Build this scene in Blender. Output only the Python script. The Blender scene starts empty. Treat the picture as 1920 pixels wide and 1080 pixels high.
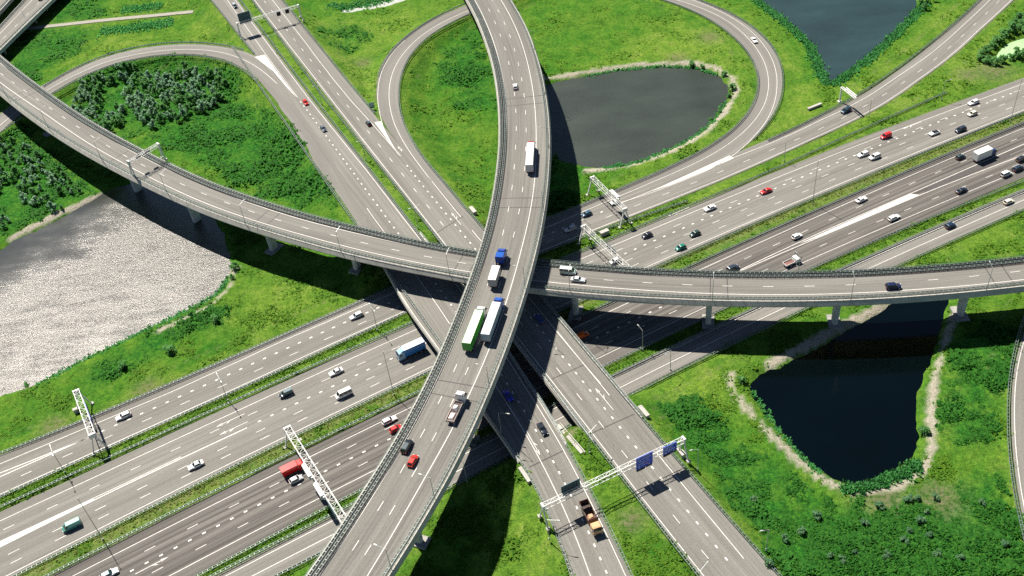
import bpy, math, random
import numpy as np
from mathutils import Matrix, Vector
random.seed(11)
rng = np.random.default_rng(11)
sc = bpy.context.scene
COL = sc.collection
RAD = math.radians

# ------------------------------------------------------------------ camera
F_PX, PITCH, ROLL, CAM_H = 1901.654, RAD(41.524668), RAD(-6.902345), 223.4536
_cp, _sp, _cr, _sr = math.cos(PITCH), math.sin(PITCH), math.cos(ROLL), math.sin(ROLL)
FWD = np.array([0, _cp, -_sp]); _r0 = np.array([1., 0, 0]); _u0 = np.array([0, _sp, _cp])
RGT = _r0 * _cr + _u0 * _sr
UPV = -_r0 * _sr + _u0 * _cr
cam_d = bpy.data.cameras.new('camera'); cam = bpy.data.objects.new('camera', cam_d); COL.objects.link(cam)
cam_d.sensor_width = 36.0; cam_d.lens = F_PX / 1920 * 36.0
cam_d.clip_start = 1.0; cam_d.clip_end = 9000.0
M4 = Matrix(((RGT[0], UPV[0], -FWD[0], 0), (RGT[1], UPV[1], -FWD[1], 0), (RGT[2], UPV[2], -FWD[2], CAM_H), (0, 0, 0, 1)))
cam.matrix_world = M4
sc.camera = cam

def W(q, z=0.0):
    """a photo pixel to the world point at height z"""
    if callable(z): z = z(q)
    d = RGT * (q[0] - 960) / F_PX - UPV * (q[1] - 540) / F_PX + FWD
    t = (z - CAM_H) / d[2]
    return np.array([d[0] * t, d[1] * t, z])

# ------------------------------------------------------------------ polylines
class Poly:
    def __init__(s, pts):
        s.p = np.array(pts, float)
        dl = np.linalg.norm(np.diff(s.p[:, :2], axis=0), axis=1)
        s.s = np.concatenate([[0], np.cumsum(dl)]); s.L = s.s[-1]
    def at(s, t):
        t = np.asarray(t, float)
        return np.stack([np.interp(t, s.s, s.p[:, k]) for k in range(3)], -1)
    def nrm(s, t):
        t = np.asarray(t, float); e = 1.5
        a = s.at(np.clip(t - e, 0, s.L)); b = s.at(np.clip(t + e, 0, s.L))
        v = (b - a)[..., :2]; v = v / np.maximum(np.linalg.norm(v, axis=-1, keepdims=True), 1e-9)
        return np.stack([-v[..., 1], v[..., 0]], -1)
    def tan(s, t):
        n = s.nrm(t); return np.stack([n[..., 1], -n[..., 0]], -1)
    def off(s, d, t=None, dz=0.0):
        t = s.s if t is None else np.asarray(t, float)
        P = s.at(t).copy(); n = s.nrm(t)
        dd = d(t) if callable(d) else np.full(np.shape(t), float(d))
        P[..., :2] += n * dd[..., None]; P[..., 2] += dz
        return P
    def proj(s, q):
        q = np.asarray(q, float)[:2]
        a = s.p[:-1, :2]; v = np.diff(s.p[:, :2], axis=0)
        L2 = np.maximum((v ** 2).sum(1), 1e-9)
        t = np.clip(((q - a) * v).sum(1) / L2, 0, 1)
        f = a + v * t[:, None]; d2 = ((f - q) ** 2).sum(1); i = int(np.argmin(d2))
        side = v[i, 0] * (q[1] - f[i, 1]) - v[i, 1] * (q[0] - f[i, 0])
        return s.s[i] + t[i] * math.sqrt(L2[i]), math.copysign(math.sqrt(d2[i]), side)
    def sub(s, a, b, step=3.0):
        n = max(2, int((b - a) / step) + 1); return Poly(s.at(np.linspace(a, b, n)))

def smooth(pts, h=20.0, step=3.0, ext=(0, 0)):
    """local quadratic fit through world points, extended straight at both ends"""
    P = np.array(pts, float); n = len(P)
    cs = np.concatenate([[0], np.cumsum(np.linalg.norm(np.diff(P[:, :2], axis=0), axis=1))])
    T = np.linspace(0, cs[-1], max(3, int(cs[-1] / step) + 1)); out = np.zeros((len(T), 3))
    k = min(n - 1, 4)
    for i, t in enumerate(T):
        dd = np.abs(cs - t); hh = max(h, np.sort(dd)[k] * 0.75)
        w = np.exp(-0.5 * (dd / hh) ** 2)
        deg = 2 if n >= 4 else 1
        A = np.stack([(cs - t) ** j for j in range(deg + 1)], 1) * w[:, None]
        c = np.linalg.lstsq(A, P * w[:, None], rcond=None)[0]
        out[i] = c[0]
    out[:, 2] = np.interp(T, cs, P[:, 2])
    if ext[0]:
        m = min(8, len(out) - 1); v = out[0] - out[m]; v[2] = 0; v /= np.linalg.norm(v)
        out = np.vstack([out[0] + v * np.arange(ext[0], 0, -step)[:, None], out])
    if ext[1]:
        m = min(8, len(out) - 1); v = out[-1] - out[-1 - m]; v[2] = 0; v /= np.linalg.norm(v)
        out = np.vstack([out, out[-1] + v * np.arange(step, ext[1] + step, step)[:, None]])
    return Poly(out)

def line(px, z=0.0, h=20.0, ext=(0, 0), step=3.0):
    return smooth([W(q, z) for q in px], h, step, ext)

def lateral(ref, poly, sm=True):
    """signed sideways distance of poly from ref as a function of the station on ref"""
    sd = np.array([ref.proj(q) for q in (poly.p if isinstance(poly, Poly) else poly)])
    keep = (sd[:, 0] > 0.01) & (sd[:, 0] < ref.L - 0.01)
    if keep.sum() >= 2: sd = sd[keep]
    o = np.argsort(sd[:, 0]); S, D = sd[o, 0], sd[o, 1]
    return lambda t: np.interp(t, S, D)

# ------------------------------------------------------------------ meshes
class MB:
    def __init__(s): s.v = []; s.f = []; s.uv = []; s.m = []
    def add(s, verts, faces, uv=None, mat=0):
        b = len(s.v)
        s.v.extend([tuple(map(float, p)) for p in verts])
        for f in faces:
            s.f.append(tuple(b + i for i in f)); s.m.append(mat)
        s.uv.extend(uv if uv is not None else [(0, 0)] * len(verts))
    def box(s, c, size, rz=0.0, M=None, mat=0, taper=1.0):
        x, y, z = size[0] / 2, size[1] / 2, size[2] / 2
        P = [(-x, -y, -z), (x, -y, -z), (x, y, -z), (-x, y, -z), (-x * taper, -y * taper, z), (x * taper, -y * taper, z), (x * taper, y * taper, z), (-x * taper, y * taper, z)]
        ca, sa = math.cos(rz), math.sin(rz)
        P = [(p[0] * ca - p[1] * sa + c[0], p[0] * sa + p[1] * ca + c[1], p[2] + c[2]) for p in P]
        if M is not None: P = [M @ Vector(p) for p in P]
        s.add(P, [(0, 3, 2, 1), (4, 5, 6, 7), (0, 1, 5, 4), (1, 2, 6, 5), (2, 3, 7, 6), (3, 0, 4, 7)], mat=mat)
    def hexa(s, P, mat=0):
        s.add(P, [(0, 3, 2, 1), (4, 5, 6, 7), (0, 1, 5, 4), (1, 2, 6, 5), (2, 3, 7, 6), (3, 0, 4, 7)], mat=mat)
    def bar(s, a, b, w, h=None, mat=0):
        a, b = np.array(a, float), np.array(b, float); h = w if h is None else h
        d = b - a; L = np.linalg.norm(d)
        if L < 1e-6: return
        d /= L; up = np.array([0, 0, 1.]) if abs(d[2]) < .95 else np.array([1., 0, 0])
        x = np.cross(d, up); x /= np.linalg.norm(x); y = np.cross(x, d)
        c = [-x * w / 2 - y * h / 2, x * w / 2 - y * h / 2, x * w / 2 + y * h / 2, -x * w / 2 + y * h / 2]
        s.add([a + q for q in c] + [b + q for q in c], [(0, 3, 2, 1), (4, 5, 6, 7), (0, 1, 5, 4), (1, 2, 6, 5), (2, 3, 7, 6), (3, 0, 4, 7)], mat=mat)
    def tube(s, a, b, r, r2=None, n=8, mat=0):
        a, b = np.array(a, float), np.array(b, float); r2 = r if r2 is None else r2
        d = b - a; d /= np.linalg.norm(d); up = np.array([0, 0, 1.]) if abs(d[2]) < .95 else np.array([1., 0, 0])
        x = np.cross(d, up); x /= np.linalg.norm(x); y = np.cross(x, d)
        an = np.linspace(0, 2 * math.pi, n, endpoint=False)
        P = [a + (x * math.cos(t) + y * math.sin(t)) * r for t in an] + [b + (x * math.cos(t) + y * math.sin(t)) * r2 for t in an]
        F = [(i, (i + 1) % n, n + (i + 1) % n, n + i) for i in range(n)] + [tuple(range(n - 1, -1, -1)), tuple(range(n, 2 * n))]
        s.add(P, F, mat=mat)
    def strip(s, A, B, uA=None, uB=None, mat=0):
        """quads between two point rows, facing up"""
        A, B = np.array(A), np.array(B); n = len(A)
        if n < 2: return
        cr = np.cross(A[min(1, n - 1)] - A[0], B[0] - A[0])[2]
        if cr < 0: A, B, uA, uB = B, A, uB, uA
        F = [(i, i + 1, n + i + 1, n + i) for i in range(n - 1)]
        uv = None if uA is None else list(map(tuple, uA)) + list(map(tuple, uB))
        s.add(list(A) + list(B), F, uv, mat)
    def sweep(s, rows, closed=True, caps=True, mat=0):
        """rows: k point rows of n points each; skin between neighbouring rows"""
        k = len(rows); n = len(rows[0]); P = [p for r in rows for p in r]; F = []
        for j in range(k if closed else k - 1):
            a, b = j * n, ((j + 1) % k) * n
            for i in range(n - 1): F.append((a + i, b + i, b + i + 1, a + i + 1))
        if closed and caps:
            F.append(tuple(j * n for j in range(k))); F.append(tuple(j * n + n - 1 for j in range(k - 1, -1, -1)))
        s.add(P, F, mat=mat)
    def build(s, name, mats, parent=None, org=None, smooth=False, kind=None):
        me = bpy.data.meshes.new(name)
        V = np.array(s.v, float).reshape(-1, 3)
        if org is not None: V = V - np.array(org, float)
        me.from_pydata([tuple(p) for p in V], [], s.f)
        mats = mats if isinstance(mats, (list, tuple)) else [mats]
        for m in mats: me.materials.append(m)
        if len(mats) > 1: me.polygons.foreach_set('material_index', s.m)
        if any(u != (0, 0) for u in s.uv[:50] + s.uv[-50:]):
            ul = me.uv_layers.new(name='UVMap'); li = np.zeros(len(me.loops), int); me.loops.foreach_get('vertex_index', li)
            ul.data.foreach_set('uv', np.array(s.uv, float)[li].ravel())
        if smooth: me.polygons.foreach_set('use_smooth', [True] * len(me.polygons))
        me.update()
        o = bpy.data.objects.new(name, me); COL.objects.link(o)
        if parent is not None: o.parent = parent
        elif org is not None: o.location = tuple(org)
        if kind: o['kind'] = kind
        return o

def fix_normals(o):
    import bmesh
    bm = bmesh.new(); bm.from_mesh(o.data); bmesh.ops.recalc_face_normals(bm, faces=bm.faces); bm.to_mesh(o.data); bm.free()
    return o

def tag(o, label, cat, group=None, kind=None):
    o['label'] = label; o['category'] = cat
    if group: o['group'] = group
    if kind: o['kind'] = kind
    return o

def thing(name, label, cat, loc=(0, 0, 0), rz=0.0, group=None, kind=None):
    o = bpy.data.objects.new(name, None); COL.objects.link(o)
    o.location = tuple(map(float, loc)); o.rotation_euler = (0, 0, rz); o.empty_display_size = 0.5
    return tag(o, label, cat, group, kind)

# ------------------------------------------------------------------ materials
MATS = {}
def nodes_of(name):
    m = bpy.data.materials.new(name); m.use_nodes = True
    nt = m.node_tree; b = nt.nodes['Principled BSDF']; return m, nt, b
def nd(nt, typ, **kw):
    n = nt.nodes.new(typ)
    for k, v in kw.items():
        if k.startswith('_'): setattr(n, k[1:], v)
        else: n.inputs[k.replace('_', ' ') if k not in n.inputs else k].default_value = v
    return n
def mixc(nt, a, b, fac, mode='MIX'):
    n = nt.nodes.new('ShaderNodeMix'); n.data_type = 'RGBA'; n.blend_type = mode
    for sock, val in ((n.inputs[0], fac), (n.inputs[6], a), (n.inputs[7], b)):
        if hasattr(val, 'is_output'): nt.links.new(val, sock)
        elif isinstance(val, (int, float)): sock.default_value = val
        else: sock.default_value = (*val, 1) if len(val) == 3 else val
    return n.outputs[2]
def ramp(nt, val, stops):
    n = nt.nodes.new('ShaderNodeValToRGB'); e = n.color_ramp.elements
    while len(e) < len(stops): e.new(0.5)
    for el, (p, c) in zip(e, stops):
        el.position = p; el.color = (c, c, c, 1) if isinstance(c, (int, float)) else (*c, 1)
    nt.links.new(val, n.inputs[0]); return n.outputs[0]
def noise(nt, vec, scale, detail=3, rough=.55):
    n = nd(nt, 'ShaderNodeTexNoise', Scale=scale, Detail=detail, Roughness=rough)
    if vec is not None: nt.links.new(vec, n.inputs['Vector'])
    return n.outputs['Fac']
def mapping(nt, src, scale):
    n = nt.nodes.new('ShaderNodeMapping'); n.inputs['Scale'].default_value = scale; nt.links.new(src, n.inputs['Vector']); return n.outputs[0]
def simple(name, col, rough=.6, metal=0.0, var=.12, scale=3.0, spec=.5, coat=0.0):
    if name in MATS: return MATS[name]
    m, nt, b = nodes_of(name)
    tc = nt.nodes.new('ShaderNodeTexCoord')
    f = noise(nt, tc.outputs['Object'], scale, 4)
    lo = tuple(c * (1 - var) for c in col); hi = tuple(min(1, c * (1 + var)) for c in col)
    nt.links.new(ramp(nt, f, [(.3, lo), (.7, hi)]), b.inputs['Base Color'])
    b.inputs['Roughness'].default_value = rough; b.inputs['Metallic'].default_value = metal
    b.inputs['Specular IOR Level'].default_value = spec; b.inputs['Coat Weight'].default_value = coat
    MATS[name] = m; return m
def paint(col):
    k = 'car_paint_%02x%02x%02x' % tuple(int(c * 255) for c in col)
    return simple(k, col, .26, 0.0, .04, .8, .3, .25)

def asphalt(name, c1, c2, streak=.30, patch=.26):
    m, nt, b = nodes_of(name)
    uv = nt.nodes.new('ShaderNodeUVMap'); uv.uv_map = 'UVMap'
    geo = nt.nodes.new('ShaderNodeNewGeometry')
    st = noise(nt, mapping(nt, uv.outputs[0], (.006, .85, 1)), 1.0, 3, .6)       # lengthwise wheel streaks
    st2 = noise(nt, mapping(nt, uv.outputs[0], (.03, 2.6, 1)), 1.0, 2, .6)
    big = noise(nt, mapping(nt, uv.outputs[0], (.012, .12, 1)), 1.0, 2)
    fine = noise(nt, geo.outputs['Position'], 2.6, 4, .75)
    base = ramp(nt, st, [(.32, c1), (.68, c2)])
    base = mixc(nt, base, ramp(nt, st2, [(.3, (.66, .65, .64)), (.7, (1.25, 1.25, 1.24))]), streak * 1.6, 'MULTIPLY')
    base = mixc(nt, base, ramp(nt, big, [(.35, (.78, .77, .76)), (.65, (1.15, 1.15, 1.15))]), patch * 2, 'MULTIPLY')
    base = mixc(nt, base, ramp(nt, fine, [(.3, (.74, .74, .74)), (.7, (1.25, 1.25, 1.25))]), .75, 'MULTIPLY')
    bk = nt.nodes.new('ShaderNodeTexBrick'); nt.links.new(uv.outputs[0], bk.inputs['Vector']); bk.offset = .37; bk.offset_frequency = 2; bk.squash = 1.0
    for k, v in (('Color1', (.80, .80, .80, 1)), ('Color2', (1.0, 1.0, 1.0, 1)), ('Mortar', (.66, .65, .64, 1)), ('Scale', 1.0), ('Mortar Size', .045), ('Mortar Smooth', .6), ('Bias', .1), ('Brick Width', 83.0), ('Row Height', 3.55)): bk.inputs[k].default_value = v
    base = mixc(nt, base, bk.outputs[0], patch * 2.2, 'MULTIPLY')
    crk = noise(nt, mapping(nt, uv.outputs[0], (.35, 1.3, 1)), 1.0, 5, .7)
    base = mixc(nt, base, ramp(nt, crk, [(.30, (.72, .71, .70)), (.40, (1, 1, 1))]), .7, 'MULTIPLY')
    nt.links.new(base, b.inputs['Base Color'])
    b.inputs['Roughness'].default_value = .85; b.inputs['Specular IOR Level'].default_value = .25
    MATS[name] = m; return m
A_LIGHT = asphalt('asphalt_light', (.166, .157, .140), (.218, .206, .184))
A_DARK = asphalt('asphalt_worn', (.070, .062, .057), (.185, .172, .153), .34, .3)
A_DECK = asphalt('asphalt_deck', (.158, .150, .134), (.208, .197, .177))
A_SIDE = asphalt('asphalt_side', (.172, .161, .145), (.215, .202, .181), .08)
PAINT_W = simple('road_paint_white', (.60, .57, .52), .6, 0, .20, 1.2)
CONC = simple('concrete_pale', (.40, .38, .34), .8, 0, .22, .35)
CONC_D = simple('concrete_grey', (.27, .26, .235), .85, 0, .25, .3)
CONC_L = simple('concrete_light', (.40, .375, .33), .8, 0, .15, .4)
VERGE = simple('verge_dark', (.045, .04, .038), .95, 0, .5, .6)  # near-black strip inside one parapet of each flyover
GALV = simple('galvanised_steel', (.38, .40, .38), .45, .35, .15, .5)
RAILM = simple('rail_steel', (.135, .175, .155), .55, .25, .25, .4)
RUNG = simple('post_steel', (.30, .32, .30), .5, .25, .15, .5)
STEELW = simple('white_steel', (.66, .65, .61), .45, 0, .06, 1.0)
DARKM = simple('dark_metal', (.05, .05, .055), .6, .2, .2)
BLACK = simple('matt_black', (.012, .012, .013), .7, 0, .2)
GLASS = simple('car_glass', (.012, .016, .018), .08, 0, .1, 1, .8)
TYRE = simple('tyre_rubber', (.015, .015, .015), .85, 0, .2)
CHROME = simple('wheel_rim', (.45, .45, .46), .35, .7, .1)
LAMPW = simple('headlight_glass', (.8, .8, .78), .15, 0, .03)
LAMPR = simple('tail_light_red', (.45, .01, .008), .25, 0, .05)
SIGNB = simple('sign_blue', (.017, .068, .64), .45, 0, .06)
SIGNW = simple('sign_white', (.85, .85, .85), .4, 0, .03)
SIGNBACK = simple('sign_back_teal', (.045, .105, .125), .5, .1, .12, .6)
TRUNK = simple('bark', (.09, .065, .045), .9, 0, .3, 3)
JOINT = simple('joint_seal', (.06, .055, .052), .8, 0, .3, 2)
# ------------------------------------------------------------------ road geometry (photo pixels -> world)
def Mz(q):
    return float(np.interp(q[1] + .47 * q[0], [150, 430, 760, 900, 1300, 1650, 1800], [4.8, 5.4, 6.4, 6.7, 6.7, 5.2, 4.6]))
def LWz(q):
    if q[0] >= 470: return Mz(q) - .04
    return float(np.interp(q[0], [-40, 0, 90, 470], [2.2, 2.4, 3.2, Mz((470, 110)) - .04]))
def LNz(q):
    if q[1] >= 230: return Mz(q) - .04
    return float(np.interp(q[1], [-40, 15, 230], [2.5, 3.0, Mz((720, 230)) - .04]))
TZ, WZ = 22.6, 15.0
E0 = (70, 70)
HZ = .06
S_R1 = [(0,926.7),(200,837),(400,745.8),(463,720),(480,710),(543,680),(660,628),(766,580),(1008,472.5),(1151.7,416),(1173,406.7),(1280,364),(1343,340),(1440,297.5),(1530,255),(1630,210),(1673,184),(1716.7,150),(1760,122.5),(1796.7,91.7),(1833,56.7),(1866.7,26.7),(1896.7,0)]
N_R1 = [(0,851),(316,723),(480,648),(727,541),(1020,409),(1150,374),(1250,336),(1375,288),(1440,262),(1506,232),(1606,182),(1733,98),(1750,71),(1837,0)]
LE_L = [(0,870),(180,794),(356.7,720),(400,698),(443,680),(480,661.7),(660,583),(688,571),(743,546.7),(1017.5,429),(1093,396),(1180,360),(1233,336.7),(1293,310),(1343,286.7),(1386.7,253),(1420,220),(1436.7,186.7),(1441,160),(1438,133),(1426.7,103),(1400,70),(1360,36.7),(1320,16.7),(1266.7,0)]
LE_IN = [(1020,409),(1145,361),(1193,338),(1276,301),(1336,271),(1382,234),(1409,200),(1421,167),(1421,140),(1406,103),(1376,70),(1336,40),(1293,17),(1243,0)]
LE_OUT = [(1166,380),(1240,352),(1340,312),(1388,284),(1438,230),(1461,190),(1466,150),(1461,117),(1438,76),(1400,44),(1357,21),(1310,0)]
LE_OL = [(1166,380),(1230,356),(1300,331),(1366,299),(1383,284),(1412,256.7),(1441,222),(1454,180),(1456.7,143),(1450,117),(1440,96.7),(1416.7,66.7),(1380,36.7),(1336.7,16.7),(1300,0)]
R1_NR = [(1166,380),(1230,355),(1293,328),(1370,296),(1440,271.7),(1473,256.7),(1540,223),(1600,197.5),(1630,179),(1666.7,154),(1698,133),(1733,110),(1766.7,83),(1800,51.7),(1831.7,23),(1856,0)]
R2_N = [(0,976.7),(400,791.7),(480,755),(556.7,718),(643,680),(683,660),(791,613),(1073,492.5),(1146.7,461.7),(1280,405.8),(1440,340),(1600,275),(1920,156.7)]
R2_S = [(51.7,1060),(320,923.7),(450,860),(720,730),(810,688),(1044,576),(1210,501.7),(1280,470.8),(1586.7,340),(1600,334),(1920,205.8)]
R3_N = [(136.7,1080),(176.7,1060),(320,985),(480,906.7),(773,763),(1076.7,614),(1180,566.7),(1311.7,506.7),(1440,448),(1600,375.8),(1681.7,340),(1920,240)]
R3_S = [(316.7,1080),(480,995),(703,881.7),(1123,671.7),(1320,576.7),(1471.7,506.7),(1600,451.7),(1816.7,360),(1920,316)]
R4_N = [(480,1051.7),(628,971.7),(930,823),(1153,710),(1260,653),(1430,576.7),(1586.7,505),(1920,360)]
R4_S = [(480,1078),(628,996.7),(860,886),(943,838),(1173,720),(1440,591.7),(1628,504),(1920,375)]
M1_R = [(441,0),(465,31.6),(491,68),(523,110),(563,163),(580,188),(621.7,238),(665,292),(720,360),(966.7,700),(1005,756.7),(1056.7,843),(1110,950),(1146.7,1020),(1173,1080)]
M1_GL = [(426,0),(444.5,25.5),(457.7,44.8),(477,72.3),(504.5,110),(530,146),(558,182.5)]
M1_EL = [(396,0),(420,29),(443,61),(478,101),(515,152),(570,226),(640,318),(700,440),(718,503),(760,564),(823,652),(905,765),(966,855),(993,888),(1016,935),(1040,998),(1073,1082)]
LW_R = [(845,606),(779,515),(720,435),(665,360),(590,246.7),(556.7,200),(523,163),(500,140),(480,124),(433,103),(383,93),(333,93.5),(283,97),(216.7,111),(150,134),(93,170),(0,235)]
LW_OUT = [(700,440),(640,318),(560,212),(500,120),(480,102.5),(433,90),(383,83),(333,83),(266.7,90),(200,105),(140,128),(83,161.7),(0,214)]
LW_IN = [(724,503),(666,423),(623,358),(533,228),(481,152),(443,120),(400,107),(350,101),(300,102.5),(233,114),(160,138),(100,174),(37,217),(0,246)]
M2_L = [(477,0),(501.5,30.5),(523,60),(561,109),(603,161.7),(667,246),(756.7,357),(833,456.7),(963,623),(1033,711.7),(1110,811.7),(1178,900),(1236.7,975),(1320,1080)]
M2_R = [(510.6,0),(532,26.5),(556,58.5),(597,110),(640,170),(703,236.7),(713,246.7),(750,293)]
LN_R = [(1125,720),(1045,621.7),(986.7,553),(901.7,450),(841.7,380),(826.7,360),(780,300),(756.7,266.7),(738,230),(731.7,200),(730,166.7),(736.7,133),(756.7,100),(790,66.7),(833,40),(883,18),(930,2)]
LN_OL = [(750,293),(726.7,258),(713,216.7),(710,173),(713,140),(736.7,96.7),(780,60),(830,30),(880,13),(925,-3)]
LN_OUT = [(745,266),(720,228),(709.5,206),(707,173),(710,139),(733,94),(777,57),(828,27),(878,10),(923,-6)]
LN_IN = [(905,430),(853,360),(813,321),(787,284),(763,248),(751,208),(748,173),(752,143),(767,107),(797,74),(830,51),(877,28.5),(935,9)]
M2_ER = [(529,0),(573,55),(599,85.5),(666,173),(703,213),(745,268),(790,318),(840,370),(885,414),(905,429),(1008,552),(1048,599),(1151,721),(1241,831),(1305,901),(1438,1054)]
BR_L = [(1935,600),(1915,650),(1904,720),(1903,803),(1910,887),(1922,960),(1945,1050)]

def LN(px, z=HZ, h=25, ext=E0): return line(px, z, h, ext)
pR1S, pR1N = LN(S_R1), LN(N_R1)
pLEL = LN(LE_L, HZ - .03, 15); pLEO = LN(LE_OL, HZ - .03, 15, (0, 70))
pR1NR = LN(R1_NR, HZ, 20, (0, 70))
pR2N, pR2S, pR3N, pR3S, pR4N, pR4S = [LN(q, HZ, 60) for q in (R2_N, R2_S, R3_N, R3_S, R4_N, R4_S)]
pM1R, pM2L = LN(M1_R, Mz, 40), LN(M2_L, Mz, 40)
pM1GL = LN(M1_GL, Mz, 25, (70, 0)); pM2R = LN(M2_R, Mz, 25, (70, 0))
pLWR, pLNR = LN(LW_R, LWz, 14, (0, 70)), LN(LN_R, LNz, 14, (0, 60))
pLNOL = LN(LN_OL, LNz, 14, (0, 60))
pBR = LN(BR_L, .5, 20)

ROADS = []      # (poly, dA, dB, raised) for the terrain
def road(label, ref, dA, dB, mat, raised, cat='road', name='road', t0=None, t1=None):
    t = ref.s if t0 is None else ref.s[(ref.s >= t0) & (ref.s <= t1)]
    A, B = ref.off(dA, t), ref.off(dB, t)
    da = dA(t) if callable(dA) else np.full(len(t), dA); db = dB(t) if callable(dB) else np.full(len(t), dB)
    mb = MB(); cols = 7
    rows = []; uvs = []
    for k in range(cols):
        f = k / (cols - 1); rows.append(A * (1 - f) + B * f); uvs.append(np.stack([t, da * (1 - f) + db * f], 1))
    for k in range(cols - 1): mb.strip(rows[k], rows[k + 1], uvs[k], uvs[k + 1])
    for E, sgn in ((A, 1), (B, -1)):
        D = E.copy(); D[:, 2] -= .5
        F = E.copy(); 
        mb.sweep([E, D], closed=False)
    o = mb.build(name, mat); tag(o, label, cat, None, 'structure')
    ROADS.append((Poly((A + B) / 2), np.abs(da - db) / 2, raised)); return o
def shift(fn, d): return lambda t: fn(t) + d

latR1N, latR2S, latR3S, latR4S = lateral(pR1S, pR1N), lateral(pR2N, pR2S), lateral(pR3N, pR3S), lateral(pR4N, pR4S)
road_R1 = road('upper motorway carriageway with the curved slip road joining on its north side', pR1S, latR1N, lambda t: np.full(np.shape(t), -.9), A_LIGHT, False)
road_R2 = road('westbound motorway carriageway of four lanes under both flyovers', pR2N, lambda t: np.full(np.shape(t), 3.2), shift(latR2S, -1.1), A_LIGHT, False)
road_R3 = road('eastbound motorway carriageway with dark shoulders and pale wheel tracks', pR3N, lambda t: np.full(np.shape(t), 3.4), shift(latR3S, -3.8), A_DARK, False)
road_R4 = road('single lane collector road beside the lowest grass strip', pR4N, lambda t: np.full(np.shape(t), 1.5), shift(latR4S, -3.4), A_LIGHT, False)
tG = pLEL.proj(W((1015, 430), 0))[0]
pLEc = pLEL.sub(tG, pLEL.L)
LEin, LEout = LN(LE_IN, HZ - .03, 15, (0, 70)), LN(LE_OUT, HZ - .03, 15, (0, 70))
road_LE = road('looping slip road around the middle pond', pLEc, lateral(pLEc, LEin), lateral(pLEc, LEout), A_SIDE, False)
pM1EL = LN(M1_EL, Mz, 20)
pM2ER = LN(M2_ER, Mz, 20)
road_M1 = road('diagonal road carriageway heading towards the lower right', pM1R, lambda t: np.full(np.shape(t), 1.0), lateral(pM1R, pM1EL), A_LIGHT, True)
road_M2 = road('diagonal road carriageway heading towards the upper left', pM2L, lambda t: np.full(np.shape(t), -.0) - .9, lateral(pM2L, pM2ER), A_LIGHT, True) if False else None
latM2 = lateral(pM2L, pM2ER)
sg = 1 if latM2(pM2L.L / 2) > 0 else -1
road_M2 = road('diagonal road carriageway heading towards the upper left', pM2L, lambda t: np.full(np.shape(t), -sg * .9), latM2, A_LIGHT, True)
LWi, LWo = LN(LW_IN, LWz, 14, (0, 70)), LN(LW_OUT, LWz, 14, (0, 70))
tw = pLWR.proj(W((716, 430), 6))[0]
pLWc = pLWR.sub(tw, pLWR.L)
road_LW = road('looping slip road around the willow thicket', pLWc, lateral(pLWc, LWi), lateral(pLWc, LWo), A_SIDE, True)
LNi, LNo = LN(LN_IN, LNz, 14, (0, 60)), LN(LN_OUT, LNz, 14, (0, 60))
tn = pLNR.proj(W((895, 442), 6))[0]
pLNc = pLNR.sub(tn, pLNR.L)
road_LN = road('narrow looping slip road passing under the top flyover', pLNc, lateral(pLNc, LNi), lateral(pLNc, LNo), A_SIDE, True)
sb = 1 if pBR.proj(W((1960, 720), .5))[1] > 0 else -1
road_BR = road('curved road at the right edge of the photo', pBR, lambda t: np.full(np.shape(t), -sb * .8), lambda t: np.full(np.shape(t), sb * 9.5), A_SIDE, True)
PATH = line([(120,46),(150,42),(200,37),(260,31.5),(320,26),(362,21.5)], .12, 30, (30, 0))
path_o = road('pale cycle path between the reed ditches', PATH, lambda t: np.full(np.shape(t), 1.6), lambda t: np.full(np.shape(t), -1.6), simple('path_concrete', (.27, .245, .205), .85, 0, .1, .5), False, 'path', 'path')

# ------------------------------------------------------------------ painted markings (children of their roads)
MK = {}
def mk(road): return MK.setdefault(road.name, (road, MB()))[1]
DZ = .014
def solid(road, poly, w=.2, a=0, b=None, dz=DZ):
    q = poly.sub(a, poly.L if b is None else b, 4.0)
    mk(road).strip(q.off(w / 2, dz=dz), q.off(-w / 2, dz=dz))
def dashes(road, poly, on, per, phase, w, a=0, b=None, dz=DZ):
    b = poly.L if b is None else b; s0 = poly.proj(phase)[0]
    k = math.floor((a - s0) / per)
    mb = mk(road)
    while s0 + k * per + on < b:
        s = s0 + k * per; k += 1
        if s < a: continue
        t = np.linspace(s, s + on, 3 if on > 2 else 2)
        mb.strip(poly.off(w / 2, t, dz), poly.off(-w / 2, t, dz))
def gore(road, px, z, dz=.02):
    P = [W(q, z) for q in px]; P = [(p[0], p[1], p[2] + dz) for p in P]
    a = sum(P[i][0] * P[(i + 1) % len(P)][1] - P[(i + 1) % len(P)][0] * P[i][1] for i in range(len(P)))
    if a < 0: P = P[::-1]
    mk(road).add(P, [tuple(range(len(P)))])
def arrow(road, q, poly, flip, z, L=6.5, side=None):
    c = W(q, z); s, _ = poly.proj(c); t = poly.tan(s) * (-1 if flip else 1); n = np.array([-t[1], t[0]])
    def P(u, v): return (c[0] + t[0] * u + n[0] * v, c[1] + t[1] * u + n[1] * v, c[2] + DZ + .004)
    mb = mk(road)
    mb.add([P(-L / 2, -.09), P(L / 2 - 1.4, -.09), P(L / 2 - 1.4, .09), P(-L / 2, .09)], [(0, 1, 2, 3)])
    mb.add([P(L / 2 - 2.0, -.42), P(L / 2, 0), P(L / 2 - 2.0, .42)], [(0, 1, 2)])
    if side:
        mb.add([P(0, .1 * side), P(1.6, .9 * side), P(.8, .1 * side)], [(0, 1, 2) if side < 0 else (0, 2, 1)])
def stn(poly, q, z=0): return poly.proj(W(q, z))[0]

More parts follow.
